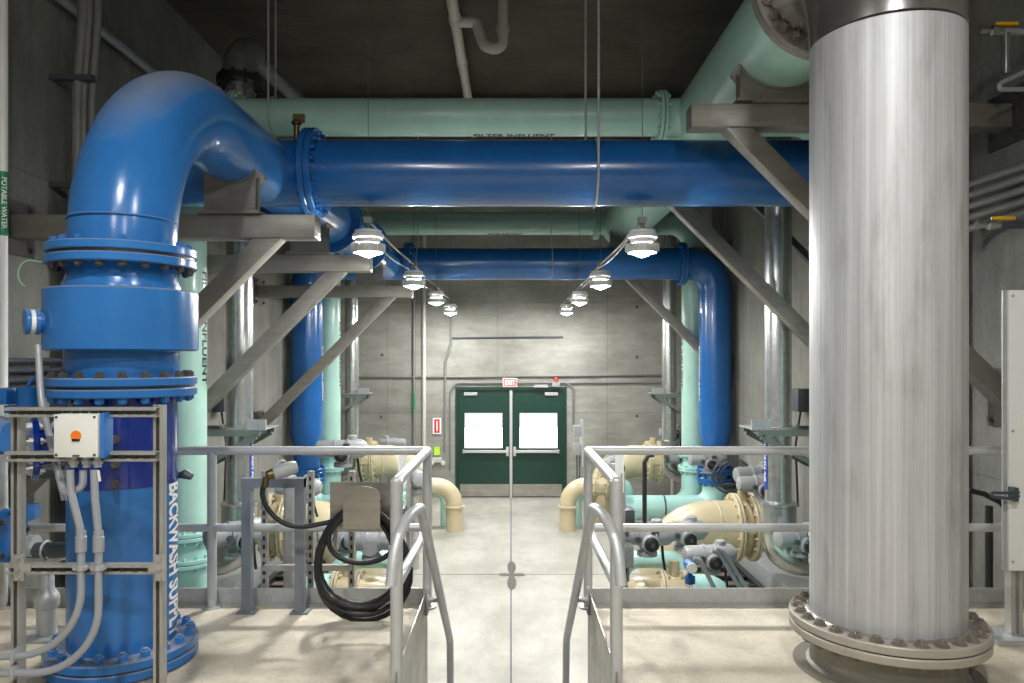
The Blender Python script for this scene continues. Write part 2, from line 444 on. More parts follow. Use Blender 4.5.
# double door
d = struct(bpy.data.objects.new('door_1', None)); COL.objects.link(d); d.location = (0, YF, 0); ORG[d] = Vector((0, YF, 0))
m = MB(); fw = .07
m.box2((-DW, YF-.02, 0), (-DW+fw, YF+.14, DH)); m.box2((DW-fw, YF-.02, 0), (DW, YF+.14, DH)); m.box2((-DW+fw, YF-.02, DH-fw), (DW-fw, YF+.14, DH))
m.build('door_frame', 'doorgreen', d)
for s_ in (-1, 1):
    a_, b_ = sorted((s_*.012, s_*(DW-fw-.005)))
    lm = MB(); wx0, wx1 = sorted((s_*.19, s_*1.03)); wz0, wz1 = 1.10, 1.88
    y0, y1 = YF+.03, YF+.08
    lm.box2((a_, y0, .015), (b_, y1, wz0)); lm.box2((a_, y0, wz1), (b_, y1, DH-fw)); lm.box2((a_, y0, wz0), (wx0, y1, wz1)); lm.box2((wx1, y0, wz0), (b_, y1, wz1))
    leaf = lm.build('door_leaf', 'doorgreen', d)
    MB().box2((wx0, y0+.02, wz0), (wx1, y0+.03, wz1)).build('window_pane', 'pane', leaf)
    e_ = MB()
    for q in ((wx0-.02, wz0-.02, wx1+.02, wz0), (wx0-.02, wz1, wx1+.02, wz1+.02), (wx0-.02, wz0, wx0, wz1), (wx1, wz0, wx1+.02, wz1)):
        e_.box2((q[0], y0-.01, q[1]), (q[2], y0, q[3]))
    e_.build('glazing_bead', 'doorgreen', leaf)
    MB().box2((a_+.03, y0-.006, .03), (b_-.03, y0, .30)).build('kick_plate', 'stainplate', leaf)
    bar = MB(); bar.box2((s_*.09, y0-.08, 1.0), (s_*1.06, y0-.02, 1.06)).box2((s_*.05, y0-.07, .93), (s_*.11, y0, 1.13)).box2((s_*1.03, y0-.08, .99), (s_*1.07, y0, 1.07))
    bar.build('panic_bar', 'rail', leaf, bevel=.008)
    MB().box2((s_*.75, y0-.05, 2.27), (s_*1.04, y0, 2.34)).build('door_closer', 'grey', leaf, bevel=.006)
MB().box2((-.03, YF-.0, 0), (.03, YF+.05, DH-fw)).build('centre_mullion', 'rail', d)
struct(MB().box2((-2.2, YF+t+.3, 0), (2.2, YF+t+.32, 3)).build('wall_outside', 'white'))

# ================================================================= STEEL STAIR
st = thing('steel_stair', 'steel stair dropping from the platform to the lower floor between the handrails', 'stairs', (0, YS, 0))
nr = 8; rise = PLAT/nr; run = .27
for k in range(1, nr):
    z = PLAT-k*rise; y = YS+(k-1)*run
    MB().box2((-HX+.03, y, z-.04), (HR-.03, y+run+.02, z)).build('tread', 'galv', st)
for s_ in (-1, 1):
    x = s_*((HX if s_ < 0 else HR)-.012)
    pl = [(x, YS-.02, PLAT-.02), (x, YS+.1, PLAT-.02), (x, YS+(nr-1)*run+.12, .02), (x, YS+(nr-1)*run-.25, .0), (x, YS-.02, PLAT-.38)]
    MB().prism([Vector(p) for p in pl], (-s_*.012, 0, 0)).build('stringer', 'galv', st)

# ================================================================= GUARD RAILS
RR = .030
def post(m, x, y, z1): m.cyl((x, y, PLAT+.004), (x, y, z1), RR, n=16).lathe((x, y, z1), (0, 0, 1), [(0, RR), (.01, RR*.8), (.016, RR*.3)], 16)
ZT = PLAT+1.05; ZM = PLAT+.535
def guard(s_, posts, xend, label):
    g0 = .56 if s_ < 0 else .515
    th = thing('guard_rail', label, 'railing', (s_*.56, YE-.05, PLAT))
    y = YE-.06
    for x in posts:
        pm = MB(); pm.cyl((x, y, PLAT), (x, y, ZT), RR, n=16); pm.lathe((x, y, PLAT), (0, 0, 1), [(0, .06), (.012, .06)], 16)
        pm.build('post', 'rail', th)
    MB().cyl((s_*g0, y, ZT), (xend, y, ZT), RR*.98, n=16).build('top_rail', 'rail', th)
    MB().cyl((s_*g0, y, ZM), (xend, y, ZM), RR*.93, n=16).build('mid_rail', 'rail', th)
    k = MB(); k.box2((s_*(g0+.03), YE-.012, PLAT-.0), (xend, YE, PLAT+.115)); k.box2((s_*(g0+.03), YE-.03, PLAT), (xend, YE-.012, PLAT+.014))
    k.build('toe_plate', 'galv', th)
guard(-1, [-.56, -2.0, -3.4], -WX+.02, 'grey pipe guard rail along the platform edge on the left, behind the coiled hose')
guard(1, [.515, 2.33, 3.6], WX-.02, 'grey pipe guard rail along the platform edge on the right, running behind the steel riser')
for s_, side in ((-1, 'left'), (1, 'right')):
    th = thing('stair_guard', f'grey guard rail returning along the {side} side of the stair opening', 'railing', (s_*.56, YS+.06, PLAT))
    gx = .56 if s_ < 0 else .515; x = s_*(gx+.012); yn = 3.70; yf = YE-.06
    pm = MB(); pm.cyl((x, yn, PLAT), (x, yn, ZT+.01), RR+.002, n=18, bev=.004); pm.lathe((x, yn, PLAT), (0, 0, 1), [(0, .06), (.012, .06)], 16); pm.build('post', 'rail', th)
    MB().cyl((x, yn, ZT), (s_*gx, yf, ZT), RR*.98, n=16).sphere((x, yn, ZT), RR*1.02, 12).build('top_rail', 'rail', th)
    MB().cyl((x, yn, ZM), (s_*gx, yf, ZM), RR*.93, n=16).build('mid_rail', 'rail', th)
    MB().box2((s_*(gx+.005), YS+.02, PLAT-1.05), (s_*(gx+.012), YE, PLAT+.115)).build('kick_panel', 'stainplate', th)
    # sloping handrail
    hr = thing('stair_handrail', f'sloping grey handrail with a hooked top end on the {side} of the stair', 'handrail', (s_*.47, 3.8, PLAT))
    hx = s_*(.463 if s_ < 0 else .42); ex = gx-.005
    A = P(CX+s_*88, 509, 3.82); B = P(CX+s_*59, 640, 5.62); A.x = hx; B.x = hx
    pts = [Vector((s_*ex, 3.42, 2.045)), Vector((s_*(ex-.008), 3.47, 2.20)), Vector((s_*(ex-.04), 3.58, 2.33)), A+Vector((0, -.02, .012)), B, Vector((hx, B.y+.06, .42)), Vector((hx, B.y-.04, .38))]
    path = fillet(pts, [.35, .30, .08, .10, .03], 8)
    MB().tube(path, .027, 16).build('rail', 'rail', hr)
    # brackets to the guard
    yb = YE-.10; zb = A.z+(B.z-A.z)*(yb-A.y)/(B.y-A.y)
    MB().cyl((hx, yb, zb), (s_*gx, yb, zb), .016, n=12).box2((s_*(gx-.012), yb-.05, zb-.09), (s_*(gx+.002), yb+.05, zb+.09)).cyl((s_*(gx-.02), yb, zb), (s_*gx, yb, zb), .035).build('bracket', 'rail', hr)

# ================================================================= BLUE BACKWASH RISER (foreground left)
RX, RY, R0 = -2.148, 4.10, .275
def rz(py): return CAMZ-(py-CY)*RY/FPX
br = thing('backwash_riser', 'large blue backwash supply riser with thick flanges bending away at the top left', 'pipe', (RX, RY, PLAT))
HZ = 4.72; ER = 1.02
elb = fillet([(RX, RY, rz(254)), (RX, RY, HZ), (RX, 5.18, HZ)], ER, 24)
MB().tube(elb, R0, 64).build('elbow', 'blue', br)
MB().lathe((RX, RY, rz(222)), (0, 0, 1), [(-.006, R0), (-.002, R0+.004), (.002, R0+.004), (.006, R0)], 64, cap=False).build('weld_bead', 'blue', br)
flange(br, (RX, RY, rz(258.5)), (0, 0, 1), .378, .046, 'blue', 20, 'blue', .022, .338, name='upper_flange', indiv=True, bh=.024, gap=.016, boltmat2='darksteel')
b = MB(); b.lathe((RX, RY, 0), (0, 0, 1), [(rz(294), .30), (rz(287), .30), (rz(280), .28), (rz(266), .272)], 64); b.build('valve_neck', 'blue', br)
MB().lathe((RX, RY, 0), (0, 0, 1), [(rz(351), .37), (rz(349.5), .386), (rz(293), .386), (rz(291.5), .37)], 72).build('valve_collar', 'blue', br)
MB().lathe((RX, RY, 0), (0, 0, 1), [(rz(378), .275), (rz(368), .29), (rz(352), .285), (rz(349), .3)], 64).build('valve_neck', 'blue', br)
flange(br, (RX, RY, rz(386)), (0, 0, 1), .378, .045, 'blue', 20, 'darksteel', .024, .338, name='lower_flange', indiv=True, bh=.028, gap=.014, boltmat2='blue')
MB().lathe((RX, RY, 0), (0, 0, 1), [(rz(482), R0+.003), (rz(481), R0+.003), (rz(394), R0+.003)], 64).build('dark_spool', 'bluedark', br)['label'] = 'dark glossy blue spool'
MB().lathe((RX, RY, 0), (0, 0, 1), [(PLAT+.05, R0), (rz(482), R0)], 64).build('lower_pipe', 'blue', br)
flange(br, (RX, RY, PLAT+.062), (0, 0, 1), .385, .05, 'blue', 20, 'blue', .026, .342, name='base_flange', indiv=True, bh=.035)
MB().lathe((RX, RY, PLAT), (0, 0, 1), [(0, .30), (.03, .30)], 48).build('base_collar', 'blue', br)
# text down the right side
dn = Vector((-RX, -RY, 0)).normalized(); tn = Vector((-dn.y, dn.x, 0))
if tn.x < 0: tn = -tn
phi = math.radians(66); nn = dn*math.cos(phi)+tn*math.sin(phi)
lettering(br, 'BACKWASH SUPPLY', cyl_map((RX, RY, rz(483)), R0, 0, (0, 0, -1), .85, nn, .125, 1), 'white', .035)
# collar nozzle on the left
nz = rz(324); nd = (-tn*.97-dn*.0+dn*.25).normalized()
q = Vector((RX, RY, nz))
nm_ = MB(); nm_.cyl(q+nd*.34, q+nd*.40, .050, n=24).cyl(q+nd*.395, q+nd*.42, .068, n=28, bev=.006).cyl(q+nd*.44, q+nd*.465, .068, n=28, bev=.006)
nm_.build('side_nozzle', 'blue', br)
MB().cyl(q+nd*.42, q+nd*.44, .062, n=28).build('nozzle_gasket', 'white', br)
# dark blue side branch with studs below
bz = rz(443); bd = Vector((-.80, -.60, 0)).normalized(); q = Vector((RX, RY, bz))
MB().cyl(q+bd*.2, q+bd*.40, .10, n=32).build('branch_stub', 'bluedark', br)
bf = MB().cyl(q+bd*.40, q+bd*.43, .16, n=40, bev=.004).build('branch_flange', 'bluedark', br)
_, bu, bv = frame(bd)
sm_ = MB()
for k in range(8):
    th = 2*PI*(k+.5)/8; dd = (bu*math.cos(th)+bv*math.sin(th))*.125
    sm_.cyl(q+dd+bd*.37, q+dd+bd*.50, .009, n=8).hexbolt(q+dd+bd*.43, bd, .018, .018).hexbolt(q+dd+bd*.385, bd, .018, .014)
sm_.build('stud_ring', 'galv', bf)
# studs seen on the front right of the dark spool
for py in (434, 457, 475):
    q = Vector((RX, RY, rz(py))); fd = (dn*.985+tn*(-.12)).normalized()
    MB().cyl(q+fd*.27, q+fd*.36, .012, n=10).hexbolt(q+fd*.28, fd, .024, .018).hexbolt(q+fd*.312, fd, .02, .014).build('stud', 'darksteel', br)
# green earthing wire loop
w_ = P(27, 262, 4.1)
MB().tube([P(42, 262, 4.05)]+[P(31+13*math.cos(t_), 274+14*math.sin(t_), 4.05) for t_ in [-PI/2-.1-.16*i for i in range(17)]], .0035, 8).build('earth_wire', paint('green_wire', (150, 200, 160), .5), br)

# blue header running away from the riser
hd = thing('blue_header', 'blue header pipe running from the riser elbow back towards the far wall on the left', 'pipe', (RX, 5.15, HZ))
MB().cyl((RX, 5.15, HZ), (RX, 12.75, HZ), R0, n=56).build('pipe', 'blue', hd)
flange(hd, (RX, 7.15, HZ), (0, 1, 0), .385, .05, 'blue2', 20, rb=.022)
flange(hd, (RX, 8.75, HZ), (0, 1, 0), .385, .05, 'blue2', 20, rb=.022)
flange(hd, (RX, 10.6, HZ), (0, 1, 0), .385, .05, 'blue2', 20, rb=.022)
# main cross pipe and far cross pipe, each with its two droppers
def blue_cross(Y, r, vx, fl, label, R, ztap, zb):
    o = thing('blue_cross_pipe', label, 'pipe', (0, Y, .3))
    pts = fillet([(-vx, Y, ztap), (-vx, Y, HZ), (vx, Y, HZ), (vx, Y, ztap)], R, 14)
    MB().tube(pts, r, 56).build('pipe', 'blue2', o)
    for s_ in (-1, 1):
        MB().lathe((s_*vx, Y, 0), (0, 0, 1), [(zb, r*.80), (ztap-.26, r*.80), (ztap-.06, r), (ztap+.01, r)], 40).build('reducer', 'blue2', o)
        flange(o, (s_*vx, Y, zb+.0), (0, 0, 1), r*1.13, .045, 'blue2', 14, rb=.02, name='bottom_flange')
        flange(o, (s_*vx, Y, zb+.16), (0, 0, 1), r*1.13, .045, 'blue2', 14, rb=.02, name='bottom_flange')
    for x in fl: flange(o, (x, Y, HZ), (1, 0, 0), r*1.36, .05, 'blue2', 20, rb=.02)
    return o
c1 = blue_cross(6.5, .285, 3.45, (-1.73,), 'big blue cross pipe spanning the room overhead in front, flanged at its left end', .43, 1.70, 1.17)
vl = MB(); vl.cyl((-1.86, 6.42, HZ+.27), (-1.86, 6.42, HZ+.42), .025).sphere((-1.86, 6.42, HZ+.42), .045, 12, (1, 1, .7)).box((-1.84, 6.42, HZ+.46), (.10, .03, .07))
vl.build('vent_valve', 'brass', c1)
c2 = blue_cross(12.75, .275, 3.52, (-1.75, 2.93), 'far blue cross pipe below the green one, dropping at both side walls', .45, 1.86, 1.0)
for s_ in (-1, 1):
    nn = Vector((-s_*.98, .02, 0)).normalized()
    lettering(c2, 'BACKWASH SUPPLY', cyl_map((s_*3.52, 12.75, 3.3), .275, 0, (0, 0, -1), .95, nn, .07, 1), 'white', .03)

# ================================================================= GREEN PIPES
GX, GZ, GR = 2.08, 5.56, .40
g = thing('green_header', 'very large pale green header pipe at upper right running towards the far wall', 'pipe', (GX, 4.9, GZ))
m = MB(); m.lathe((GX, 4.87, GZ), (0, 1, 0), [(0, GR), (8.9, GR), (9.02, GR*.93), (9.12, GR*.7), (9.16, .02)], 64); m.build('pipe', 'green', g)
def green_cross(Y, r, vx, label, R, zb, fx):
    o = thing('green_cross_pipe', label, 'pipe', (0, Y, .3))
    MB().tube(fillet([(-vx, Y, zb), (-vx, Y, GZ), (vx, Y, GZ), (vx, Y, zb)], R, 14), r, 48).build('pipe', 'green', o)
    for x in fx: flange(o, (x, Y, GZ), (1, 0, 0), r*1.42, .035, 'green', 12, rb=.018)
    for s_ in (-1, 1):
        flange(o, (s_*vx, Y, zb), (0, 0, 1), r*1.32, .04, 'teal', 12, rb=.018, name='bottom_flange')
        flange(o, (s_*vx, Y, zb-.27), (0, 0, 1), r*1.32, .04, 'teal', 12, rb=.018, name='bottom_flange')
        MB().lathe((s_*vx, Y, 0), (0, 0, 1), [(zb-.27, r*1.04), (zb-.14, r*.9), (zb, r*1.04)], 32).build('coupling', 'teal', o)
        MB().tube(fillet([(s_*vx, Y, zb-.27), (s_*vx, Y, .36), (s_*(vx-1.1), Y, .36)], .38, 12), r*1.02, 36).build('lower_elbow', 'teal', o)
    return o
g1 = green_cross(7.57, .187, 3.31, 'nearer pale green cross pipe just above the big blue one, under the ceiling', .42, 1.30, (-2.80, 1.53))
lettering(g1, 'FILTER INFLUENT', cyl_map((-.38, 7.57, GZ), .187, 0, (1, 0, 0), .83, Vector((0, -.02, -1)), .085, 1), 'black', .03)
nn = Vector((.985, .02, 0)).normalized()
lettering(g1, 'FILTER INFLUENT', cyl_map((-3.31, 7.57, 3.98), .187, 0, (0, 0, -1), 1.15, Vector((.93, -.1, 0)), .09, 1), 'black', .03)
g2 = green_cross(13.55, .205, 3.33, 'far pale green cross pipe showing just under the big blue pipe', .42, 1.35, (-2.7, 1.55, 2.62))
lettering(g2, 'FILTER INFLUENT', cyl_map((-.42, 13.55, GZ), .205, 0, (1, 0, 0), .62, Vector((0, -.2, -.98)), .08, 1), 'black', .03)
for s_ in (-1, 1):
    lettering(g2, 'FILTER INFLUENT', cyl_map((s_*3.33, 13.55, 3.75), .205, 0, (0, 0, -1), 1.2, Vector((-s_*.97, -.05, 0)), .09, 1), 'black', .03)

# ================================================================= BIG STEEL RISER (foreground right)
SX, SY, SR = 2.025, 4.0, .383
sr = thing('steel_riser', 'huge dull stainless steel riser with a bolted flange near the floor, foreground right', 'pipe', (SX, SY, PLAT))
zt = GZ-.80
MB().lathe((SX, SY, 0), (0, 0, 1), [(PLAT+.26, SR), (zt+.04, SR)], 96).build('pipe', 'riser', sr, origin=(SX, SY, PLAT+.2))
MB().tube(fillet([(SX, SY, zt+.04), (SX, SY, GZ), (SX, SY+.78, GZ)], .76, 20), SR+.003, 72).build('elbow', 'polished', sr)['label'] = 'shiny bare stainless elbow'
f = flange(sr, (SX, SY, PLAT+.235), (0, 0, 1), .49, .045, 'flangesteel', 28, 'boltsteel', .029, .442, name='floor_flange', indiv=True, bh=.02)
MB().lathe((SX, SY, 0), (0, 0, 1), [(PLAT+.275, SR+.028), (PLAT+.283, SR+.022), (PLAT+.29, SR+.004)], 72).build('weld_ring', 'stainplate', sr)
MB().lathe((SX, SY, 0), (0, 0, 1), [(PLAT, SR+.03), (PLAT+.02, SR), (PLAT+.19, SR)], 72).build('base_stub', 'stainless', sr)
MB().lathe((SX, SY, 0), (0, 0, 1), [(PLAT+.001, .47), (PLAT+.008, .455)], 72).build('grout_ring', M['darkgrey'] if 0 else paint('grout', (120, 112, 100), .8), sr)
f2 = flange(sr, (GX, 4.86, GZ), (0, 1, 0), .50, .05, 'stainless', 28, 'boltsteel', .034, .445, name='header_flange', indiv=True, bh=.03)

# ================================================================= WALL BRACKETS
BS = .18
def bracket(s_, Y, ztop, tipx, saddle, label, brx=.16):
    o = thing('pipe_bracket', label, 'bracket', (s_*WX, Y, ztop-2.4))
    zc = ztop-BS/2
    MB().box2((s_*tipx, Y-BS/2, ztop-BS), (s_*(WX-.02), Y+BS/2, ztop)).build('beam', 'stainless', o, bevel=.012)
    x0 = tipx+.43; p0 = Vector((s_*x0, Y, ztop-BS-.06)); p1 = Vector((s_*(WX-.03), Y, ztop-BS-.06-(WX-.03-x0)))
    dirn = (p1-p0).normalized(); n_ = Vector((-dirn.z*s_, 0, dirn.x*s_)); hw = .075
    if n_.z < 0: n_ = -n_
    # brace cut level under the beam
    a0 = p0+n_*hw; b0 = p0-n_*hw
    a0 = a0-dirn*((a0.z-(ztop-BS))/dirn.z); b0 = b0-dirn*((b0.z-(ztop-BS))/dirn.z)
    a1 = p1+n_*hw; b1 = p1-n_*hw
    a1 = a1+dirn*((s_*(WX-.02)-a1.x)/dirn.x); b1 = b1+dirn*((s_*(WX-.02)-b1.x)/dirn.x)
    MB().prism([a0-Vector((0, hw, 0)), a1-Vector((0, hw, 0)), b1-Vector((0, hw, 0)), b0-Vector((0, hw, 0))], (0, 2*hw, 0)).build('brace', 'stainless', o, bevel=.01)
    for zz, hh in ((zc, .42), (p1.z, .46)):
        xx = s_*(WX-.01)
        w2 = MB().box((xx, Y, zz), (.02, .42, hh))
        for dy in (-.16, .16):
            for dz in (-hh*.38, hh*.38): w2.hexbolt((s_*(WX-.02), Y+dy, zz+dz), (-s_, 0, 0), .022, .03)
        w2.build('wall_plate', 'darksteel', o)
    if saddle:
        cx, r, cz = saddle
        sd = thing_part = MB(); zb = ztop
        hp_ = .23 if r < .35 else .36; sd.box2((cx-hp_, Y-.13, zb+.012), (cx+hp_, Y+.13, zb+.028))
        for dy in (-.10, .0):
            pl = []; half = .195 if r < .35 else .33; n = 16
            for k in range(n+1):
                x = cx-half+2*half*k/n; pl.append(Vector((x, Y+dy, cz-math.sqrt(max(0, (r+.012)**2-(x-cx)**2)))))
            pl = [Vector((cx+half, Y+dy, zb+.028)), Vector((cx-half, Y+dy, zb+.028))]+pl
            sd.prism(pl, (0, .012, 0))
        n = 14; vs = []; fs = []
        for k in range(n+1):
            hb = half+.01; x = cx-hb+2*hb*k/n; z_ = cz-math.sqrt(max(0, (r+.001)**2-(x-cx)**2)); z2 = cz-math.sqrt(max(0, (r+.016)**2-(x-cx)**2))
            for yy in (-.12, .12): vs += [(x, Y+yy, z_), (x, Y+yy, z2)]
        for k in range(n):
            a = k*4; b = a+4
            fs += [(a, b, b+2, a+2), (a+1, a+3, b+3, b+1), (a, a+1, b+1, b), (a+2, b+2, b+3, a+3)]
        sd.add(vs, fs); sd.box2((cx-.006, Y-.11, zb+.028), (cx+.006, Y+.1, cz-r-.014))
        sd.box2((cx-.24, Y-.14, zb), (cx+.24, Y+.14, zb+.012))
        for xx in (-.17, .17):
            for yy in (-.115, .115): sd.hexbolt((cx+xx, Y+yy, zb+.028), (0, 0, 1), .018, .018)
        sd.build('pipe_saddle', 'stainless', o)
    return o
zl = CAMZ+1.10; zr_ = CAMZ+1.95
for Y, lb in ((5.75, 'nearest wall bracket on the left, a stainless beam and brace under the blue elbow'), (7.95, 'second wall bracket on the left, partly behind the nearest left lamp'), (11.3, 'third and farthest wall bracket on the left carrying the blue header')):
    bracket(-1, Y, zl, 1.50, (RX, R0, HZ), lb)
for Y, lb in ((5.75, 'nearest wall bracket at upper right, its beam under the green header'), (8.15, 'second wall bracket on the right, its brace slanting down past the blue pipe'), (13.12, 'farthest right wall bracket, only its thin brace showing before the far blue dropper')):
    bracket(1, Y, zr_, 1.38, (GX, GR, GZ), lb)

o = thing('wall_brace', 'dark grey wall brace high on the right behind the second bracket', 'bracket', (WX, 9.3, 4.2))
MB().beam((3.0, 9.3, 5.12), (WX-.01, 9.3, 5.12), .09, .09).build('beam', 'darkgrey', o)
MB().beam((3.02, 9.3, 5.08), (WX-.05, 9.3, 4.28), .08, .09, up=(0, 1, 0)).build('brace', 'darkgrey', o)
# ================================================================= AIR PIPES (bright steel verticals)
def air_pipe(s_, X, Y, r, label, zlow, near):
    o = thing('air_pipe', label, 'pipe', (s_*X, Y, 0))
    MB().cyl((s_*X, Y, zlow), (s_*X, Y, 6.22), r, n=40).build('pipe', 'spiral', o)
    flange(o, (s_*X, Y, 6.26), (0, 0, 1), r*1.7, .04, 'black', 10, rb=.018, name='top_flange')
    MB().tube(fillet([(s_*X, Y, 6.3), (s_*X, Y, 6.66), (s_*(X-.22), min(Y+1.6, YF-.35), 6.60)], .28, 12), lambda q: r*1.25 if q < .9 else r*.6, 32).build('top_elbow', 'ventgrey', o)
    MB().lathe((s_*X, Y, 0), (0, 0, 1), [(zlow+3.5, r), (zlow+3.5, r+.012), (zlow+3.56, r+.012), (zlow+3.56, r)], 36).build('coupling_band', 'galv', o)
    if near:
        lettering(o, 'BACKWASH AIR', cyl_map((s_*X, Y, 2.28), r+.004, 0, (0, 0, -1), .60, Vector((-s_*.99, -.02, 0)), .06, 1), 'white', .02)
        nn = Vector((-s_*.99, -.02, 0)); nn.normalize(); up = nn.cross(Vector((0, 0, 1)))
        vs = []; fs = []
        for i in range(2):
            for k in range(7):
                th = (k-3)/3*.33; vs.append(Vector((s_*X, Y, 2.30-i*.70))+(nn*math.cos(th)+up*math.sin(th))*(r+.0035))
        for k in range(6): fs.append((k, k+1, k+8, k+7))
        q = MB(); q.add(vs, fs); q.build('label_band', 'labelblue', o)
    # larger lower coupling and elbow towards the tan valve
    MB().lathe((s_*X, Y, 0), (0, 0, 1), [(zlow-.34, r*1.35), (zlow-.03, r*1.35), (zlow-.02, r*1.42), (zlow, r*1.42), (zlow+.01, r*1.3), (zlow+.03, r)], 40).build('reducer', 'spiral', o)
    MB().tube(fillet([(s_*X, Y, zlow-.33), (s_*X, Y, .82), (s_*(WX-.01), Y, .82)], .27, 14), r*1.35, 36).build('elbow', 'polished', o)
    # support shelf and its clamp
    zs = 2.27 if near else 2.36
    m = MB(); wx = s_*WX; x0 = s_*(X-.32); y0 = Y-.28
    for yy in (Y-.26, Y+.26):
        m.beam((x0, yy, zs), (wx-s_*.004, yy, zs), .05, .07); m.beam((x0+s_*.04, yy, zs-.04), (wx-s_*.05, yy, zs-.58), .05, .06)
    m.build('support_bracket', M['galvgreen'] if 'galvgreen' in M else 'grey', o)
    m = MB(); m.beam((x0, Y-.22, zs+.04), (x0, Y+.22, zs+.04), .12, .012); m.lathe((s_*X, Y, zs+.03), (0, 0, 1), [(0, r+.07), (.02, r+.07)], 24)
    for k in range(4):
        th = PI/4+k*PI/2; m.cyl((s_*X+(r+.05)*math.cos(th), Y+(r+.05)*math.sin(th), zs-.03), (s_*X+(r+.05)*math.cos(th), Y+(r+.05)*math.sin(th), zs+.09), .012, n=8)
    m.box((x0+s_*.04, Y-.26, zs+.09), (.22, .03, .12))
    m.build('clamp_plate', 'galv', o)
    return o
M['galvgreen'] = paint('greenish_grey_steel', (118, 126, 120), .5, metal=.3)
air_pipe(1, 3.05, 8.45, .147, 'bright steel air pipe with blue label near the right wall, beside the steel riser', 1.45, True)
air_pipe(-1, 3.10, 8.45, .147, 'bright steel air pipe near the left wall, beside the green dropper', 1.45, True)
air_pipe(1, 3.15, 14.75, .145, 'slim far steel air pipe at right end of the far wall', 1.45, False)
air_pipe(-1, 3.17, 14.75, .140, 'slim far steel air pipe at left end of the far wall', 1.45, False)

# ================================================================= TAN PIPES AND VALVES
def tan_big(s_, Y, label, k=1.0, z=1.16):
    o = thing('tan_pipe', label, 'pipe', (s_*2.3*k, Y, 0))
    r = .30*k
    MB().tube(fillet([(s_*1.78*k, Y, .05), (s_*1.78*k, Y, z), (s_*2.55*k, Y, z)], .56, 14), r, 48).build('pipe', 'tan', o)
    w_ = MB()
    for x in (2.36,): w_.lathe((s_*x*k, Y, z), (1, 0, 0), [(-.01, r), (-.003, r+.006), (.003, r+.006), (.01, r)], 48, cap=False)
    w_.build('weld_bead', 'tan', o)
    flange(o, (s_*2.57*k, Y, z), (1, 0, 0), .385*k, .03, 'tan', 16, rb=.02, name='flange')
    MB().lathe((s_*2.60*k, Y, z), (s_, 0, 0), [(0, .31), (.03, .33), (.10, .33), (.13, .31)], 40).cyl((s_*2.665*k, Y, z+.25), (s_*2.665*k, Y, z+.44), .06).cyl((s_*2.665*k, Y-.30, z+.05), (s_*2.665*k, Y-.36, z+.05), .075, n=20, bev=.01).build('valve_body', 'tan', o)
    flange(o, (s_*2.76*k, Y, z), (1, 0, 0), .385*k, .03, 'tan', 16, rb=.02, name='flange')
    return o
tan_big(1, 9.12, 'large tan pipe and bolted valve low on the right, by the near air pipe', 1.07, 1.02)
tan_big(-1, 9.12, 'large tan pipe and bolted valve low on the left, behind the hose frame', 1.07, 1.02)
tan_big(1, 13.9, 'far tan pipe with bolted flange to the right of the door')
tan_big(-1, 13.9, 'far tan pipe with bolted flange to the left of the door')
def tan_floor(s_, Y, label, xt=1.14, zt_=1.0):
    o = thing('tan_floor_elbow', label, 'pipe', (s_*1.02, Y, 0)); z = .80; r = .15
    MB().tube(fillet([(s_*1.02, Y, 0), (s_*1.02, Y, z), (s_*1.5, Y, z)], .33, 14), r, 36).build('elbow', 'tan', o)
    flange(o, (s_*1.02, Y, .43), (0, 0, 1), r*1.22, .02, 'tan', 0, name='collar', joint='tan')
    for x in (1.50, 1.72): flange(o, (s_*x, Y, z), (1, 0, 0), r*1.35, .025, 'tan', 8, rb=.016)
    MB().cyl((s_*1.5, Y, z), (s_*1.72, Y, z), r*1.06).cyl((s_*1.61, Y, z+.1), (s_*1.61, Y, z+.30), .05).build('valve_body', 'tan', o)
    MB().tube(fillet([(s_*1.76, Y, z), (s_*2.05, Y, z), (s_*2.05, Y+.05, .35), (s_*2.05, Y+.6, .35)], [.15, .1], 8), r*1.1, 32).build('teal_spool', 'teal', o)['label'] = 'light teal spool joined to the tan valve'
    MB().tube(fillet([(s_*xt, Y+.42, 0), (s_*xt, Y+.42, zt_), (s_*1.82, Y+.42, zt_), (s_*1.82, Y+.42, 0)], .2, 8), r*.6, 28).build('teal_loop', 'teal', o)
    return o
tan_floor(1, 13.3, 'tan pipe elbow dropping into the floor just right of the aisle', 1.22, .62)
tan_floor(-1, 13.3, 'tan pipe elbow dropping into the floor just left of the aisle', 1.22, .62)
tan_floor(1, 7.3, 'nearer tan pipe and valve low behind the right handrail')
tan_floor(-1, 7.3, 'nearer tan pipe and valve low behind the coiled hose')
def teal_run(s_, Y, label):
    o = thing('teal_pipe', label, 'pipe', (s_*2.7, Y, .3)); z = .53; r = .21
    MB().tube(fillet([(s_*3.5, Y, 1.13), (s_*3.5, Y, z), (s_*1.86, Y, z)], .30, 12), r, 40).build('pipe', 'teal', o)
    MB().lathe((s_*2.62, Y, z), (1, 0, 0), [(-.012, r), (-.012, r+.008), (.012, r+.008), (.012, r)], 40, cap=False).build('joint_band', 'darkgrey', o)
    flange(o, (s_*1.86, Y, z), (1, 0, 0), r*1.3, .03, 'teal', 12, rb=.018)
    MB().box2((s_*2.95-.1, Y-.14, 0), (s_*2.95+.1, Y+.14, z-r*.8)).build('pipe_stand', 'darksteel', o)
teal_run(1, 12.72, 'teal pipe running across low on the right under the far blue dropper')
teal_run(-1, 12.72, 'teal pipe running across low on the left under the far blue dropper')
teal_run(1, 6.45, 'near teal pipe low on the right, tucked below the platform edge')
teal_run(-1, 6.45, 'near teal pipe low on the left, tucked below the platform edge')

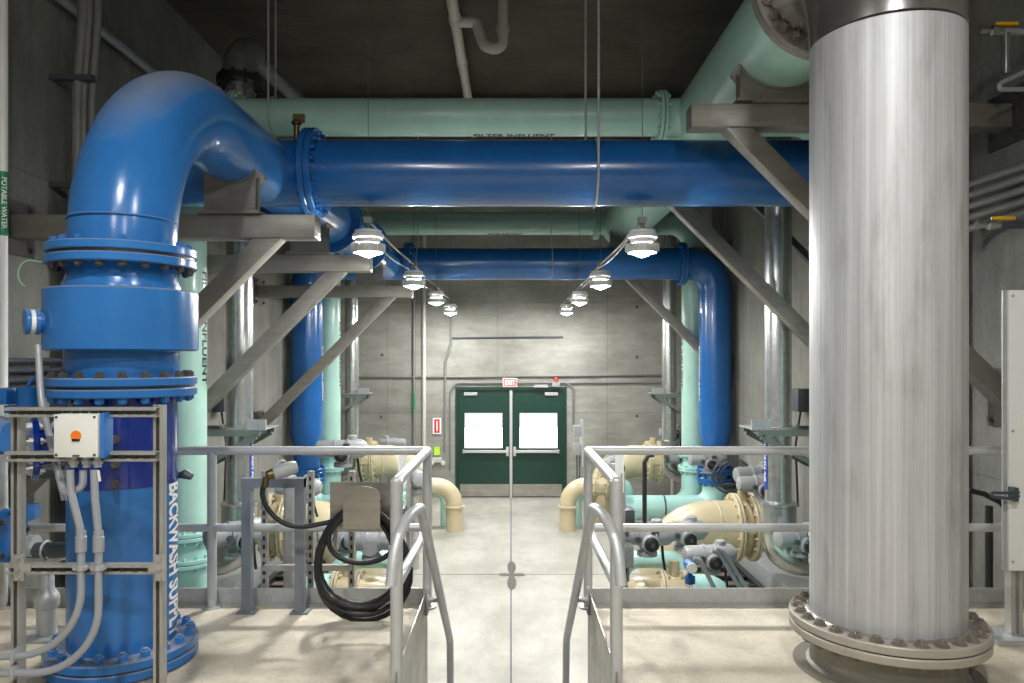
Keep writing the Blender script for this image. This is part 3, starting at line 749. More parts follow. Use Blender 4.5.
def actuator(p, yaw, label, sc=1.0, wheel=(0, -1, 0), group='electric valve actuators', leg=False):
    """grey electric valve actuator: long motor housing, gear case with handwheel, domed covers, neck"""
    o = thing('valve_actuator', label, 'valve actuator', p)
    p = Vector(p); R = Matrix.Rotation(yaw, 3, 'Z')
    L = lambda x, y, z: p+R @ Vector((x*sc, y*sc, z*sc))
    D = lambda v: R @ Vector(v)
    a = MB()
    a.lathe(L(-.30, 0, .16), D((1, 0, 0)), [(0, .05*sc), (.015*sc, .085*sc), (.05*sc, .095*sc), (.20*sc, .095*sc), (.205*sc, .11*sc), (.225*sc, .11*sc), (.23*sc, .10*sc), (.34*sc, .10*sc)], 24)
    a.build('motor_housing', 'greyact', o)
    a = MB(); a.lathe(L(.04, 0, .16), D((1, 0, 0)), [(0, .10*sc), (.01*sc, .125*sc), (.03*sc, .125*sc), (.035*sc, .115*sc), (.17*sc, .105*sc), (.22*sc, .07*sc), (.235*sc, .02*sc)], 24)
    a.cyl(L(.10, 0, .24), L(.10, 0, .31), .055*sc, n=16, bev=.008*sc)
    a.build('terminal_cover', 'greyact', o)
    a = MB(); a.cyl(L(0, .10, .10), L(0, -.15, .10), .085*sc, n=24, bev=.01*sc).cyl(L(0, 0, 0), L(0, 0, .12), .075*sc, n=20).lathe(L(0, 0, -.04), (0, 0, 1), [(0, .10*sc), (.04*sc, .10*sc)], 20)
    for k in range(6):
        th = k*PI/3; a.hexbolt(L(.085*math.cos(th), .085*math.sin(th), 0), (0, 0, 1), .012*sc, .015*sc)
    a.build('gear_case', 'greyact', o)
    a = MB(); wc = L(0, -.19, .10); ax = D((0, 1, 0))
    a.lathe(wc, ax, [(0, .045*sc), (.012*sc, .068*sc), (.03*sc, .07*sc), (.04*sc, .06*sc)], 24)
    hw = a.build('handwheel', 'black', o)
    MB().cyl(L(0, -.20, .10), L(0, -.15, .10), .022*sc, n=14).build('hub', 'darkgrey', hw)
    MB().box(L(.05, -.105, .20), (.07*sc, .03*sc, .06*sc), R).cyl(L(-.12, -.09, .14), L(-.12, -.125, .14), .028*sc, n=14).build('indicator', 'darkgrey', o)
    MB().tube(fillet([L(.16, .03, .06), L(.17, .03, -.08), L(.20, .06, -.22)], .04, 6), .014*sc, 10).build('cable', 'black', o)
    if leg: MB().cyl((p.x, p.y, 0), L(0, 0, -.03), .05*sc, n=14).build('pedestal', 'galv', o)
    return o
for s_, sd, q in ((1, 'right', ''), (-1, 'left', '')):
    my = lambda a: a if s_ > 0 else PI-a
    wh = 'right' if s_ > 0 else 'left'
    A = lambda px, py, Y: P(CX+s_*px, py, Y)
    if s_ > 0:
        actuator(A(136, 551, 7.25), 0.1, 'grey actuator with black handwheel, frontmost by the right handrail post')
        actuator(A(172, 546, 7.8), .25, 'grey actuator with black handwheel, behind and right of the one by the right handrail')
        actuator(A(200, 569, 6.75), .05, 'grey actuator beside the small blue transmitter, low behind the right toe plate', .85)
        actuator(A(246, 487, 10.6), .2, 'grey actuator with coiled black cable in front of the far blue dropper', 1.15)
        actuator(P(762, 497, 9.0), 0, 'grey actuator on top of the large tan valve at right', 1.0)
        actuator(A(176, 468, 13.9), 0.1, 'small grey actuator right of the far tan flange on the right', 1.3)
        actuator(A(162, 440, 15.6), 0.1, 'tiny grey actuator by the far wall, left of the right far air pipe', 1.0, leg=True)
        actuator(A(100, 475, 12.6), 1.2, 'grey actuator above the tan floor elbow right of the aisle', 1.2)
        actuator(A(198, 470, 12.3), .0, 'grey actuator left of the far right blue dropper', 1.1)
        actuator(P(800, 552, 8.0), .3, 'grey actuator at the foot of the right air pipe, by the steel riser', 1.0)
    else:
        actuator(A(139, 556, 7.25), PI-.1, 'grey actuator seen low through the right half of the hose coil')
        actuator(A(165, 549, 7.8), .3, 'grey actuator seen low through the left half of the hose coil')
        actuator(A(168, 463, 12.4), .1, 'grey actuator with red button above the hose plate, beside the left far blue dropper', 1.5)
        actuator(A(120, 451, 15.0), PI, 'small grey actuator by the far wall, just above the left guard rail', 1.0, leg=True)
        actuator(A(133, 468, 13.9), PI, 'small grey actuator behind the far left tan pipe', 1.3, leg=True)
        actuator(A(96, 489, 10.9), 1.9, 'grey actuator right of the far left tan pipe, beside the guard rail', 1.2, leg=True)
        actuator(P(238, 550, 7.3), .8, 'grey actuator with cable fittings left of the hose frame', 1.1)
        actuator(P(300, 500, 8.3), .0, 'grey actuator behind the hose frame on the tan valve', .9, leg=True)
# small blue transmitter on the right
o = thing('transmitter', 'small blue and white pressure transmitter low behind the right toe plate', 'instrument', P(690, 590, 6.5))
c = P(690, 566, 6.5)
MB().cyl(c+Vector((0, -.06, 0)), c+Vector((0, .06, 0)), .05, n=20, bev=.008).cyl(c-Vector((0, 0, .16)), c, .022).cyl(c+Vector((0, 0, -.09)), c+Vector((0, 0, -.15)), .045).build('housing', M['blue2'], o)
MB().cyl(c+Vector((0, -.075, 0)), c+Vector((0, -.06, 0)), .046, n=20).build('display_cover', 'white', o)
for k, (a, b_) in enumerate((((718, 552), (743, 592)), ((722, 550), (748, 590)), ((700, 560), (716, 592)))):
    tag(MB().tube(fillet([P(a[0]-6, a[1]-2, 6.6), P(a[0], a[1], 6.6), P(b_[0], b_[1], 6.7)], .05, 6), .02, 12).build('flexible_conduit', 'conduit'),
        ('grey flexible conduit sloping from the low right actuator, left of its twin', 'grey flexible conduit sloping from the low right actuator, right of its twin', 'short grey conduit beside the blue transmitter')[k], 'conduit')
# coil of black cable by far blue dropper
cm = MB()
for k in range(5):
    c = P(736, 478, 10.9)+Vector((random.uniform(-.03, .03), .1, .0)); rr_ = .22+.02*k
    cm.tube([c+Vector((math.cos(t_*2*PI/28)*rr_, .02*k, math.sin(t_*2*PI/28)*rr_*.9)) for t_ in range(28)], .008, 6, closed=True)
tag(cm.build('cable_coil', 'darkgrey'), 'looped thin grey cable hanging beside the far right blue dropper', 'cable')
c = P(741, 486, 10.3)
tag(MB().tube([c+Vector((math.cos(t_*2*PI/24)*.24, math.sin(t_*2*PI/24)*.1, math.sin(t_*4*PI/24)*.04)) for t_ in range(24)], .018, 8, closed=True).build('black_cable_loop', 'black'), 'thick black cable loop lying over the actuator at right', 'cable')

# floor trench frames and steel curbs between the valves
for s_, sd in ((1, 'right'), (-1, 'left')):
    o = thing('trench_frame', f'black steel trench frame with rungs on the lower floor at {sd}', 'frame', (s_*2.8, 9.6, 0))
    for x in (2.25, 3.30): MB().box2((s_*x-.04, 9.2, .0), (s_*x+.04, 12.2, .09)).build('side_rail', 'black', o)
    for k in range(7): MB().box2((s_*2.29, 9.4+k*.42, .02), (s_*3.26, 9.46+k*.42, .075)).build('rung', 'black', o)
    MB().box2((s_*2.29, 9.2, .002), (s_*3.26, 12.2, .012)).build('trench_bed', 'brown', o)
    tag(MB().box2((s_*3.36, 8.9, 0), (s_*3.80, 12.2, .32)).build('steel_curb', 'galv', bevel=.02), f'low galvanised steel curb along the {sd} wall', 'curb')
# black bent pipe by the right sign board
o = tag(MB().tube(fillet([P(662, 455, 9.2)+Vector((-.02, 0, 0)), P(655, 455, 9.2), P(642+9, 462, 9.2), Vector((P(651, 462, 9.2).x, 9.2, 0.0))], .05, 6), .028, 12).build('vent_pipe', 'black'), 'thin black vent pipe with hooked top standing right of the stair', 'pipe')
o.location.x -= .08

# side control stands flanking the aisle
for s_, sd in ((1, 'right'), (-1, 'left')):
    Yb = 7.0; x = s_*1.02
    o = thing('control_stand', f'strut stand with a white board and small boxes on the {sd} side of the aisle', 'stand', (x, Yb, 0))
    for yy in (6.75, 7.35): MB().box2((x-.02, yy-.02, 0), (x+.02, yy+.02, 2.05)).build('post', 'strut', o)
    MB().box2((x+s_*.005, 6.72, 1.88), (x-s_*.005, 7.22, 2.22)).build('board', 'white', o)
    for k, (yy, zz) in enumerate(((6.95, 1.25), (7.2, 1.55), (7.2, 1.05), (6.9, 1.6))):
        MB().box((x+s_*.06, yy, zz), (.12, .18, .2)).build('small_box', 'darkgrey' if k % 2 else 'greyact', o, bevel=.01)
    MB().tube(fillet([(x+s_*.06, 6.95, 1.15), (x+s_*.06, 6.95, .9), (x+s_*.3, 7.2, .7)], .08, 6), .014, 8).build('cable', 'black', o)
# second stands near the door
for s_, sd, px in ((1, 'right', 577), (-1, 'left', 437)):
    if s_ > 0:
        o = thing('door_side_panel', 'narrow panel with grey switch boxes standing just right of the door', 'panel', P(577, 500, 14.6))
        c = P(577, 445, 14.6)
        MB().box(c+Vector((.09, 0, .05)), (.03, .4, .9)).build('back_board', 'galv', o)
        for dz in (.28, -.08): MB().box(c+Vector((-.0, 0, dz)), (.15, .14, .22)).build('switch_box', 'greyact', o, bevel=.01)
        for dx in (0, .05): MB().cyl(Vector((c.x+dx, c.y, 0)), c+Vector((dx, 0, -.2)), .014, n=8).build('conduit', 'darkgrey', o)

# ================================================================= LAMPS
def make_lamp(p, mat, label, group, rod):
    o = thing('pendant_lamp', label, 'lamp', p, group); p = Vector(p)
    prof = [(0, .085), (.012, .10), (.05, .105), (.055, .13), (.075, .135), (.09, .13), (.095, .115), (.12, .115)]
    MB().lathe(p+Vector((0, 0, .06)), (0, 0, 1), prof, 32).build('driver_housing', 'lampgrey', o)
    m = MB(); m.lathe(p, (0, 0, 1), [(-.012, .120), (-.012, .128), (.06, .128), (.065, .10)], 32, cap=False)
    for k in range(30):
        th = 2*PI*k/30; m.box(p+Vector((math.cos(th)*.135, math.sin(th)*.135, .033)), (.026, .007, .058), Matrix.Rotation(th, 3, 'Z'))
    m.build('heat_sink', 'lampgrey', o)
    m = MB(); m.lathe(p+Vector((0, 0, -.002)), (0, 0, -1), [(0, .098), (.008, .094), (.03, .055), (.044, .02), (.048, .004)], 28); m.build('lens', mat, o)
    m = MB(); m.cyl(p+Vector((0, 0, .17)), p+Vector((0, 0, .27)), .016, n=12).cyl(p+Vector((0, 0, .17)), p+Vector((0, 0, .2)), .03, n=12)
    m.box(p+Vector((0, 0, .27)), (.07, .07, .05)); m.cyl(p+Vector((0, 0, .27)), p+Vector((0, 0, rod)), .003, n=6)
    for s_ in (-1, 1): m.cyl(p+Vector((s_*.125, 0, .10)), p+Vector((s_*.02, 0, .2)), .006, n=6)
    m.build('stem', 'strutdark', o)
    return o
M['lampgrey'] = paint('lamp_housing_grey', (200, 200, 196), .4, var=.04)
M['strutdark'] = paint('dark_fittings', (100, 100, 98), .45, metal=.4)
LZ = CAMZ+.92
LY = (6.4, 9.4, 12.25, 15.1)
nm4 = ('nearest', 'second', 'third', 'farthest')
for s_, sd in ((-1, 'left'), (1, 'right')):
    LX = 1.235 if s_ < 0 else 1.135
    for k, y in enumerate(LY):
        make_lamp((s_*LX, y, LZ), 'lens', f'{nm4[k]} lit pendant lamp of the {sd} row over the aisle', f'pendant lamps of the {sd} row', ZC-LZ)
    zc = LZ+.27
    m = MB()
    m.tube([(s_*LX+(.0), y_, zc-.02*math.sin(PI*((y_-6.4) % 2.9)/2.9)) for y_ in [6.4+.25*i for i in range(36)]], .012, 10)
    o = thing('lamp_conduit', f'conduit pair linking the lamps of the {sd} row', 'conduit', (s_*LX, 6.4, zc))
    m.build('conduit', 'conduitold', o)
    MB().tube([(s_*(LX-.0)-.05, y_, zc-.07-.05*math.sin(PI*((y_-6.4) % 2.9)/2.9)) for y_ in [6.45+.25*i for i in range(35)]], .009, 8).build('cable', 'strutdark', o)
for k, (x, y) in enumerate(((-1.3, 1.1), (1.3, 1.1), (-1.3, -1.9), (1.3, -1.9))):  # unseen lamps added to brighten the platform and the foreground pipes
    make_lamp((x, y, 5.9), 'lensfill', ('left', 'right')[k % 2]+(' pendant fill lamp added high over the platform, just out of view above the handrails', ' pendant fill lamp added high over the rear of the platform, unseen behind the viewer')[k//2], 'added fill lamps over the platform', ZC-5.9)

# ================================================================= HANGERS, DRAIN AND CEILING PIPES
def hanger(xp, Y, zc, r, label, th_=.008, xr=.0, double=0):
    o = thing('pipe_hanger', label, 'hanger', (xp, Y, zc-r))
    MB().cyl((xp, Y-double, zc), (xp, Y-double, ZC), th_, n=8).build('rod', 'galv', o)
    if double: MB().cyl((xp-.05, Y+double, zc+r), (xp-.05, Y+double, ZC), th_, n=8).build('rod', 'galv', o)
    pts = [(xp, Y+math.cos(a)*(r+.008), zc+math.sin(a)*(r+.008)) for a in [2*PI*i/40 for i in range(40)]]
    MB().tube(pts, th_, 8, closed=True).build('strap', 'galv', o)
hanger(.735, 6.5, HZ, .285, 'rod hanger with strap around the big blue cross pipe, right of centre', .011, double=.293)
hanger(-2.42, 7.57, GZ, .187, 'rod hanger with strap around the nearer green cross pipe at left', .010, double=.195)
hanger(.70, 12.75, HZ, .275, 'thin rod hanger on the far blue cross pipe', .008)
hanger(-1.6, 12.75, HZ, .275, 'thin rod hanger on the far blue cross pipe at left', .008)
# drain with a trap
dx, dz = -.62, CAMZ+3.75
o = thing('drain_pipe', 'white ceiling drain pipe with a curved trap', 'pipe', (dx, 8, dz))
MB().cyl((dx, 6.9, dz), (dx, 12.4, dz), .062, n=24).build('pipe', 'offwhite', o)
for y in (8.2, 9.4): MB().cyl((dx, y-.06, dz), (dx, y+.06, dz), .072, n=24, bev=.005).build('coupling', 'offwhite', o)
Yt = 8.25
trap = fillet([(dx, Yt, dz), P(476, 22, Yt), P(484, 46, Yt)+Vector((0, 0, 0)), P(503, 52, Yt), P(503, -10, Yt)], [.06, .10, .10], 8)
MB().tube(trap, .06, 20).build('trap', 'offwhite', o)
MB().cyl(P(503, 32, Yt), P(503, 26, Yt), .072, n=20).build('coupling', 'offwhite', o)
# side wall pipe running away high on the left
tag(MB().cyl((-WX+.1, 5.0, CAMZ+3.0), (-WX+.1, 9.6, CAMZ+3.0), .045, n=16).build('wall_conduit', 'conduit'), 'grey pipe running along the left wall above the blue elbow', 'pipe')
# three vertical conduits on the left wall
o = thing('vertical_conduits', 'bundle of three grey conduits clamped to the left wall behind the blue elbow', 'conduit', (-WX+.12, 6.1, 0))
for k, (x, r_) in enumerate(((-3.66, .045), (-3.62, .028), (-3.56, .03))):
    y = 6.25+k*.02
    MB().tube(fillet([(x, y, 0), (x, y, 5.3), (x+.05, y, 6.0), (x+.05, y, ZC)], .5, 6), r_, 14).build('conduit', 'conduitold', o)
for z in (CAMZ+2.35, CAMZ+1.45): MB().box2((-WX, 6.18, z-.02), (-3.50, 6.24, z+.02)).build('clamp', 'darkgrey', o)
# white vertical pipe at the left margin with green label
o = thing('water_pipe', 'white vertical water pipe with green label at the far left margin', 'pipe', P(3, 640, 5.45))
wx = P(3, 358, 5.45).x
MB().cyl((wx, 5.45, PLAT), (wx, 5.45, ZC), .032, n=20).build('pipe', 'white', o)
MB().cyl((wx, 5.45, P(0, 236, 5.45).z), (wx, 5.45, P(0, 172, 5.45).z), .0345, n=20).build('label_band', 'labelgreen', o)
lettering(o, 'POTABLE WATER', cyl_map((wx, 5.45, P(0, 178, 5.45).z), .0345, 0, (0, 0, -1), .38, Vector((.75, -.66, 0)), .035, 1), 'white', .02)
# low horizontal conduits on the left wall
o = thing('wall_conduit_rack', 'stack of dark horizontal conduits low on the left wall behind the riser', 'conduit', (-WX+.1, 6.5, 3.0))
for k in range(4): MB().cyl((-WX+.08, 5.2, 3.08-k*.075), (-WX+.08, 9.0, 3.08-k*.075), .022, n=10).build('conduit', 'darkgrey', o)
# wire drop
# ================================================================= STRUT FRAME, JUNCTION BOX, CONDUITS (left foreground)
SYF = 3.45
def strut(m, p0, p1, w=.041, up=(0, -1, 0), slots=True):
    """open strut channel: web and two side lips, slots as dark gaps in the web"""
    p0, p1 = Vector(p0), Vector(p1); a = (p1-p0).normalized(); u = Vector(up).normalized(); s = a.cross(u).normalized(); t_ = .004
    m.beam(p0+u*(-w/2), p1+u*(-w/2), w, t_, up=u)
    for k in (-1, 1):
        m.beam(p0+s*k*w/2, p1+s*k*w/2, t_, w, up=u)
        m.beam(p0+s*k*(w/2-.006)+u*(w/2), p1+s*k*(w/2-.006)+u*(w/2), .012, t_, up=u)
def slots(m, p0, p1, n, u, w=.041, ln=.028):
    p0, p1 = Vector(p0), Vector(p1); a = (p1-p0); 
    for k in range(n):
        c = p0+a*((k+.5)/n); m.beam(c-a.normalized()*ln/2+Vector(u)*.001, c+a.normalized()*ln/2+Vector(u)*.001, .014, .003, up=u)
o = thing('strut_frame', 'steel strut channel frame standing in front of the blue riser', 'frame', (P(90, 0, SYF).x, SYF, PLAT))
xl = P(18.5, 0, SYF).x; xr = P(160, 0, SYF).x; ztp = P(0, 407, SYF).z
for x, zt_ in ((xl, ztp), (xr, ztp+.01)):
    m = MB(); strut(m, (x, SYF, PLAT), (x, SYF, zt_)); m.box2((x-.05, SYF-.05, PLAT), (x+.05, SYF+.05, PLAT+.008)); m.build('post', 'strut', o)
for py in (412, 456, 568):
    z = P(0, py, SYF-.04).z; m = MB(); strut(m, (xl-.02, SYF-.045, z), (xr+.012, SYF-.045, z)); q = m.build('cross_bar', 'strut', o)
    m = MB(); slots(m, (xl, SYF-.045-.0245+.0, z), (xr, SYF-.045-.0245, z), 16 if py == 412 else 12, (0, -1, 0)); 
    m.build('slot_row', 'black', q)
m = MB()
for x in (xl, xr):
    z = P(0, 568, SYF).z; x *= (SYF-.075)/SYF; z = P(0, 568, SYF-.075).z; m = MB(); m.box2((x-.022, SYF-.075, z-.06), (x+.022, SYF-.068, z+.06)); m.box2((x-(.055 if x > -1.8 else .0), SYF-.076, z-.02), (x+(.055 if x < -1.8 else 0), SYF-.069, z+.02))
    for dz in (-.045, 0, .045): m.hexbolt((x, SYF-.075, z+dz), (0, -1, 0), .011, .012)
    m.build('corner_plate', 'strut', o)
# junction box
Yb = SYF-.11
o = thing('junction_box', 'light grey junction box with orange round label on the strut frame', 'box', P(77, 457, Yb))
a = P(56.5, 457, Yb); b_ = P(101, 414, Yb)
MB().box2((a.x, Yb-.0, a.z), (b_.x, Yb+.07, b_.z)).build('body', 'greybox', o, bevel=.006)
MB().box2((a.x-.001, Yb-.02, a.z+.0), (b_.x-.004, Yb-.001, b_.z)).build('lid', 'greybox', o, bevel=.005)
MB().box2((b_.x, Yb-.01, a.z-.005), (b_.x+.018, Yb+.07, b_.z+.004)).build('side_hinge', 'blueclip', o, bevel=.003)
c = Vector(((a.x+b_.x)/2, Yb-.021, (a.z+b_.z)/2))
q = MB().cyl(c, c-Vector((0, .002, 0)), .024, n=28).build('round_label', 'orange', o)
MB().box2((c.x-.018, Yb-.0245, c.z-.024), (c.x+.018, Yb-.023, c.z-.013)).build('label_print', 'black', q)
m = MB()
for xx in (a.x+.012, b_.x-.018):
    for zz in (a.z+.012, b_.z-.012): m.cyl((xx, Yb-.024, zz), (xx, Yb-.02, zz), .006, n=10)
m.box2(((a.x+b_.x)/2-.015, Yb-.025, a.z+.004), ((a.x+b_.x)/2+.015, Yb-.02, a.z+.012))
m.build('screw', 'darkgrey', o)
m = MB()
for px in (70, 83, 94):
    x = P(px, 0, Yb).x; m.cyl((x, Yb+.03, a.z-.05), (x, Yb+.03, a.z), .017, n=14).cyl((x, Yb+.03, a.z-.035), (x, Yb+.03, a.z-.02), .024, n=6)
m.build('cable_gland', 'galv', o)
MB().box(Vector((P(99, 0, Yb).x, Yb, a.z-.085)), (.012, .002, .05), Matrix.Rotation(-.15, 3, 'Y')).build('tag', 'greybox', o)
# conduits
Yc = SYF-.10
cr = .0165
def cpath(pp, Yc=Yc): return [P(x, y, Yc) for x, y in pp]
for pp, lab in ((((70, 470), (71, 492), (80, 528), (81, 545), (81, 655), (-30, 657)), 'inner of two grey conduits curving left below the junction box'),
                (((94, 470), (95, 500), (98, 530), (98.5, 545), (98.5, 672), (-30, 674)), 'outer of two grey conduits curving left below the junction box')):
    o = thing('curved_conduit', lab, 'conduit', P(pp[3][0], 600, Yc))
    MB().tube(fillet(cpath(pp), [.05, .15, .04, .30], 12), cr, 16).build('conduit', 'conduit', o)
    x_, y_ = pp[3][0], 541
    MB().cyl(P(x_, 552, Yc), P(x_, 536, Yc), .024, n=18, bev=.003).cyl(P(x_, 536, Yc), P(x_, 531, Yc), .021, n=16).build('coupling', 'conduit', o)
    MB().cyl(P(x_, 570, Yc), P(x_, 565, Yc), .023, n=16).box(P(x_, 568, Yc)+Vector((0, -.0, 0)), (.06, .03, .016)).build('clamp', 'galv', o)
    zz = pp[4][1]; MB().box(P(15, zz, Yc), (.016, .05, .055)).build('clamp', 'galv', o)
# looped flex conduits behind the box
tag(MB().tube(fillet([P(38, 345, 3.7), P(41, 400, 3.65), P(54, 455, 3.5), P(64, 495, Yc+.03), P(83, 488, Yc+.03), P(83, 470, Yc+.03)], [.3, .3, .05, .05], 8), .016, 14).build('flexible_conduit', 'conduit'),
    'grey flexible conduit rising past the left side of the junction box', 'conduit')
tag(MB().tube(fillet([P(64, 500, Yc+.07), P(58, 470, Yc+.07), P(48, 430, 3.6), P(60, 418, 3.7)], .08, 8), .012, 12).build('flexible_conduit', 'conduit'), 'short thin conduit looping behind the junction box', 'conduit')
# blue actuator / valve group at the left margin
o = thing('blue_valve_operator', 'blue pneumatic valve operator at the left margin beside the riser', 'valve', P(15, 430, 4.2))
Y = 4.15
MB().box2((P(-20, 0, Y).x, Y-.08, P(0, 404, Y).z), (P(16, 0, Y).x, Y+.08, P(0, 388, Y).z)).build('cylinder_body', 'blue2', o, bevel=.012)
MB().cyl(P(29, 406, Y), P(29, 387, Y), .062, n=24, bev=.006).build('end_cap', 'blue2', o)
MB().box2((P(10, 0, Y).x, Y-.05, P(0, 413, Y).z), (P(36, 0, Y).x, Y+.05, P(0, 405, Y).z)).build('mount', 'blue2', o)
MB().cyl(P(-4, 435, Y)+Vector((0, .0, 0)), P(10, 437, Y), .11, .10, n=32, bev=.01).build('dome', 'blue', o)
MB().tube(fillet([P(28, 387, Y), P(30, 382, Y), P(40, 372, Y)], .02, 5), .01, 8).build('tube', 'blue2', o)
o = thing('blue_butterfly_valve', 'small blue valve with bolted body at the left margin, lower down', 'valve', P(5, 565, 4.4))
Y = 4.4
q = P(6, 535, Y)
MB().lathe(q+Vector((-.25, 0, 0)), (1, 0, 0), [(0, .15), (.02, .17), (.10, .17), (.12, .13), (.24, .12), (.25, .16), (.28, .16)], 36).cyl(q+Vector((-.06, -.18, .06)), q+Vector((-.06, 0, .06)), .06).build('body', 'blue2', o)
MB().box2((P(23, 0, Y).x, Y-.06, P(0, 520, Y).z), (P(34, 0, Y).x, Y+.06, P(0, 505, Y).z)).build('lug', 'blue2', o, bevel=.006)
m = MB()
for k in range(8):
    th = 2*PI*k/8; m.hexbolt(q+Vector((.03, math.cos(th)*.135, math.sin(th)*.135)), (1, 0, 0), .014, .02)
m.build('bolt_ring', 'brass', o)
o = thing('grey_drain_pipe', 'dark grey plastic pipe branching low into the riser from the left', 'pipe', P(45, 550, 4.4))
MB().cyl(P(20, 550, 4.4), P(90, 550, 4.4), .045, n=20).build('pipe', 'darkgrey', o)
MB().cyl(P(36, 546, 4.4), P(28, 546, 4.4), .065, n=20).build('coupling', 'grey', o)
MB().tube([P(46, 550, 4.4)+Vector((0, math.cos(a)*.052, math.sin(a)*.052)) for a in [2*PI*i/20 for i in range(20)]], .008, 8, closed=True).build('u_bolt', 'galv', o)
o = thing('pipe_stand', 'short grey pedestal with union holding the drain pipe above the platform', 'stand', (P(47, 0, 4.45).x, 4.45, PLAT))
x = P(47, 0, 4.45).x
zq = lambda py: P(0, py, 4.45).z
m = MB(); m.lathe((x, 4.45, 0), (0, 0, 1), [(PLAT, .055), (zq(608), .055), (zq(606), .065), (zq(598), .07), (zq(593), .06), (zq(588), .04), (zq(560), .038)], 24)
m.build('pedestal', 'galv', o)
MB().box2((x-.12, 4.33, PLAT), (x+.12, 4.57, PLAT+.012)).build('base_plate', 'galv', o)
MB().box2((x-.1, 4.40, zq(560)), (x+.1, 4.50, zq(556))).build('cradle', 'galv', o)
tag(MB().cyl(P(-10, 474, 5.3), P(63, 474, 5.3), .032, n=14).build('grey_wall_pipe', 'darkgrey'), 'dark grey pipe crossing behind the strut frame at junction box height', 'pipe')
# grey cable stub right of riser
tag(MB().tube([P(176, 476, 4.3), P(186, 474, 4.3), P(192, 477, 4.3)], [.012, .03, .02], 12).build('wrapped_plug', 'darkgrey'), 'dark ribbed plug poking out right of the blue riser', 'plug')

# ================================================================= HOSE STATION
YH = 4.86
o = thing('hose_rack', 'grey painted steel frame beside the hose, standing at the platform edge', 'frame', (P(275, 0, YH).x, YH, PLAT))
x0, x1 = P(247.5, 0, YH).x, P(300.5, 0, YH).x; zt_ = P(0, 478, YH).z
for x in (x0, x1):
    MB().box2((x-.03, YH-.03, PLAT), (x+.03, YH+.03, zt_)).box2((x-.06, YH-.05, PLAT), (x+.06, YH+.05, PLAT+.01)).build('post', 'frame_grey' if 'frame_grey' in M else 'strutdark', o)
MB().box2((x0-.03, YH-.032, P(0, 487, YH).z), (x1+.03, YH+.028, zt_-.0)).build('cross_bar', 'frame_grey', o)
# slotted strut stand behind
o = thing('slotted_stand', 'galvanised slotted strut stand just beyond the hose frame', 'stand', (P(290, 0, 5.15).x, 5.15, 0))
for px in (265, 311, 352):
    x = P(px, 0, 5.12).x; zt2 = P(0, 471, 5.12).z
    m = MB(); m.box2((x-.0205, 5.10, .0), (x+.0205, 5.14, zt2)); q = m.build('post', 'strut', o)
    m = MB(); n = 34
    for k in range(n): m.box((x, 5.0985, .3+(zt2-.32)*(k+.5)/n), (.014, .004, .03))
    m.build('slot_row', 'black', q)
z = P(0, 566, 5.12).z; MB().box2((P(265, 0, 5.1).x, 5.065, z-.02), (P(352, 0, 5.1).x, 5.10, z+.02)).build('cross_bar', 'strut', o)
MB().cyl((P(290, 0, 5.3).x, 5.3, 0), (P(290, 0, 5.3).x, 5.3, P(0, 476, 5.3).z), .045, n=18).build('pipe', 'galv', o)
# hose plate and shield
YP = 4.74
o = thing('hose_bracket', 'stainless hose bracket plate with a rounded front shield on the guard rail', 'bracket', P(362, 552, YP))
MB().box2((P(330, 0, YP).x, YP, P(0, 527, YP).z), (P(396, 0, YP).x, YP+.006, P(0, 482, YP).z)).build('back_plate', 'stainplate', o)
xs0, xs1 = P(343, 0, YP-.16).x, P(380, 0, YP-.16).x; zb_, zt3 = P(0, 529, YP-.16).z, P(0, 486, YP-.16).z
n = 14; pl = [Vector((xs0, YP-.16, zb_)), Vector((xs1, YP-.16, zb_))]
zr0 = zt3-.06
for k in range(n+1):
    th = PI*k/n; pl.append(Vector(((xs0+xs1)/2+(xs1-xs0)/2*math.cos(th), YP-.16, zr0+.06*math.sin(th))))
MB().prism(pl, (0, .005, 0)).build('front_shield', 'stainplate', o)
MB().tube([((xs0+xs1)/2+.115*math.cos(a), YP-.155+.0, zr0-.05+.09*math.sin(a)) for a in [PI*i/14 for i in range(15)]], .002, 6).build('shield_crease', 'stainplate', o)
m = MB()
for k in range(9):
    th = PI*k/8; m.box(((xs0+xs1)/2-.10*math.cos(th), YP-.075, zr0-.09+.09*math.sin(th)), (.035, .155, .004), Matrix.Rotation(-(th-PI/2) if 0 else (PI/2-th), 3, 'Y'))
m.build('hose_saddle', 'stainplate', o)
MB().box2((P(333, 0, YP).x, YP+.006, P(0, 527, YP).z-.15), (P(337, 0, YP).x, YP+.03, P(0, 484, YP).z)).box2((P(390, 0, YP).x, YP+.006, P(0, 527, YP).z-.0), (P(394, 0, YP).x, YP+.18, P(0, 520, YP).z)).build('mount_strut', 'strut', o)
# hose
yh = YP-.085; hr_ = .0165
pts = []
ctr = P(361, 545, yh)
def loop(px_c, top, bot, hw, y, n=30, tilt=0, a0=0, a1=2*PI):
    out = []; cz = (P(0, top, y).z+P(0, bot, y).z)/2; hh = (P(0, top, y).z-P(0, bot, y).z)/2; cx = P(px_c, 0, y).x; hw_ = hw*y/FPX
    for i in range(n):
        a = PI/2+a0+(a1-a0)*i/n
        x = cx+hw_*math.cos(a)*(1-.18*math.sin(a)); z_ = cz+hh*math.sin(a)
        out.append(Vector((x+tilt*math.cos(a), y, z_)))
    return out
specs = [(362, 507, 563, 33, 0), (360, 506, 608, 43, .03), (362, 507, 615, 45, .06), (358, 508, 612, 38, .02), (364, 509, 620, 46, .045), (360, 506, 604, 40, .015)]
for k, (cx_, t_, b2, hw, ti) in enumerate(specs):
    L = loop(cx_, t_, b2, hw, yh-.03+.02*k, 30)
    if k: pts += L
    else: pts = L
